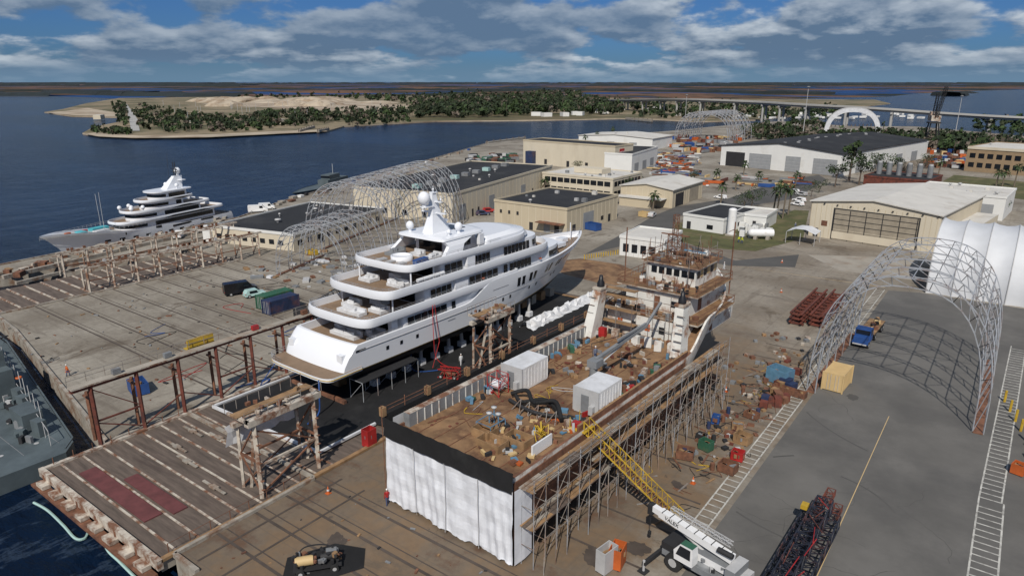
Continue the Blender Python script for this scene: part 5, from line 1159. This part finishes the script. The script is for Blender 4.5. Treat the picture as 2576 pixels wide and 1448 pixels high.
for i in range(len(tp)-1): p,q=tp[i],tp[i+1]; b.quad([(-p[0],p[1],-.4),(p[0],p[1],-.4),(q[0],q[1],-.4),(-q[0],q[1],-.4)],'navy')
b.bx(-2.4,2.4,6,22,-.4,1.8,'navy'); b.bx(-2.,2.,12,20,1.8,3.6,'navy'); b.bx(-2.05,2.05,19.9,20.1,2.4,3.2,'glass'); b.beam((0,14,3.6),(0,14,7.5),.12,'lightgrey'); b.done()
# ---------------------------------------------------------------- people
def person(name,x,y,z,rz,top,leg,step=.18,arm=.3):
    b=MB(name); b.T=TR(x,y,z,rz)
    def tube(pts,k,n=8):
        rings=[]
        for (px_,py_,pz,rx,ry) in pts: rings.append([(px_+rx*math.cos(6.283*i/n),py_+ry*math.sin(6.283*i/n),pz) for i in range(n)])
        b.loft(rings,k,True)
    for sg in(-1,1):
        tube([(sg*.1,sg*step,.0,.05,.1),(sg*.1,sg*step,.1,.05,.07),(sg*.1,sg*step*.6+.04,.48,.065,.07),(sg*.09,0,.9,.09,.1)],leg); b.cb((sg*.1,sg*step+.06,.04),(.1,.27,.08),'dark')
        tube([(sg*.3,arm*sg*.6+.08,.78,.03,.035),(sg*.29,arm*sg*.5,.86,.04,.04),(sg*.27,arm*sg*.2,1.12,.045,.05),(sg*.2,0,1.42,.06,.07)],top)
        for f_ in range(5): b.beam((sg*.3+(-.03+f_*.015),arm*sg*.6+.08,.8),(sg*.3+(-.035+f_*.018),arm*sg*.6+.1,.7+.01*abs(2-f_)),.009,'skin',4)
    tube([(0,0,.86,.16,.12),(0,0,1.05,.15,.11),(0,0,1.3,.2,.13),(0,0,1.44,.17,.1),(0,0,1.5,.06,.06)],top,10)
    tube([(0,0,1.46,.055,.055),(0,.01,1.56,.055,.06),(0,.02,1.6,.075,.09),(0,.02,1.68,.082,.1),(0,.01,1.76,.07,.085),(0,0,1.8,.02,.02)],'skin',10)
    tube([(0,0,1.7,.09,.105),(0,0,1.78,.08,.09),(0,0,1.83,.02,.02)],'white_paint',10); b.done()
for u,v,z,t,l,rz in((1160,918,.35,'cloth','cloth',1.),(1821,678,0,'cloth','cloth',2.),(1858,610,0,'hiviz','jean',.5),(1866,612,0,'hiviz','jean',2.5),(975,1268,0,'red','jean',1.),(172,945,0,'orange','jean',0.),(1497,905,8,'shirt','jean',1.),(2000,575,0,'shirt','jean',0)):
    person('worker',*gp(u,v,z),z,rz,t,l)
# ---------------------------------------------------------------- sky, sun, camera
nt=W.node_tree; bg=nt.nodes['Background']; g=NG(nt)
sky=g.N('ShaderNodeTexSky'); sky.sky_type='NISHITA'; sky.sun_disc=False; sky.sun_elevation=math.radians(45); sky.sun_rotation=math.radians(155); sky.air_density=1.; sky.dust_density=.5; sky.ozone_density=3.
tc=g.N('ShaderNodeTexCoord'); sp=g.N('ShaderNodeSeparateXYZ'); g.L(tc.outputs['Generated'],sp.inputs[0])
z=g.math('MAXIMUM',sp.outputs[2],0.); az=g.math('MULTIPLY',g.math('ARCTAN2',sp.outputs[0],sp.outputs[1]),6.2); ly=g.math('MULTIPLY',g.math('LOGARITHM',g.math('ADD',z,.085),math.e),2.5)
def cn(dy,det,dx=0,k=1.,zz=9.3):
    c=g.N('ShaderNodeCombineXYZ'); g.L(g.math('ADD',az,dx),c.inputs[0]); g.L(g.math('ADD',ly,dy),c.inputs[1]); c.inputs[2].default_value=zz
    return g.noise(c.outputs[0],k,det,.55)
d1=cn(0,10); d2=cn(.14,7,.04); d3=cn(0,3,0,.7,2.1)
mask=g.ramp(d1,.41,.495)
lit=g.math('ADD',g.math('MULTIPLY',g.math('SUBTRACT',d1,d2),6.5),g.ramp(d1,.46,.66,.42,-.1),True)
blue=g.mix(1.,sky.outputs[0],(.26,.50,.95),'MULTIPLY')
cc=g.mix(lit,(1.9,3.0,4.6),(9.6,10.6,11.6)); cc=g.mix(g.ramp(d3,.42,.62,0,.55),cc,(1.9,3.1,4.9)); col=g.mix(g.math('MULTIPLY',mask,.92),blue,cc)
hz=g.ramp(z,0.,.035,.75,0.); col=g.mix(hz,col,(2.5,4.3,6.3))
g.L(col,bg.inputs[0]); bg.inputs[1].default_value=.058
cam=bpy.data.cameras.new("camera"); co=bpy.data.objects.new("camera",cam); bpy.context.collection.objects.link(co)
cam.lens=24; cam.sensor_width=36; cam.clip_start=.5; cam.clip_end=90000
co.location=(0,0,H); co.rotation_euler=(math.pi/2-PT,0,TH); bpy.context.scene.camera=co
sl=bpy.data.lights.new("sun",'SUN'); sl.energy=4.1; sl.angle=math.radians(.5); sl.color=(1,.94,.85); so=bpy.data.objects.new("sun",sl); bpy.context.collection.objects.link(so)
so.rotation_euler=Vector((.42,-.9,1)).to_track_quat('Z','Y').to_euler()
bpy.context.scene.view_settings.view_transform='Standard'; bpy.context.scene.view_settings.look='None'
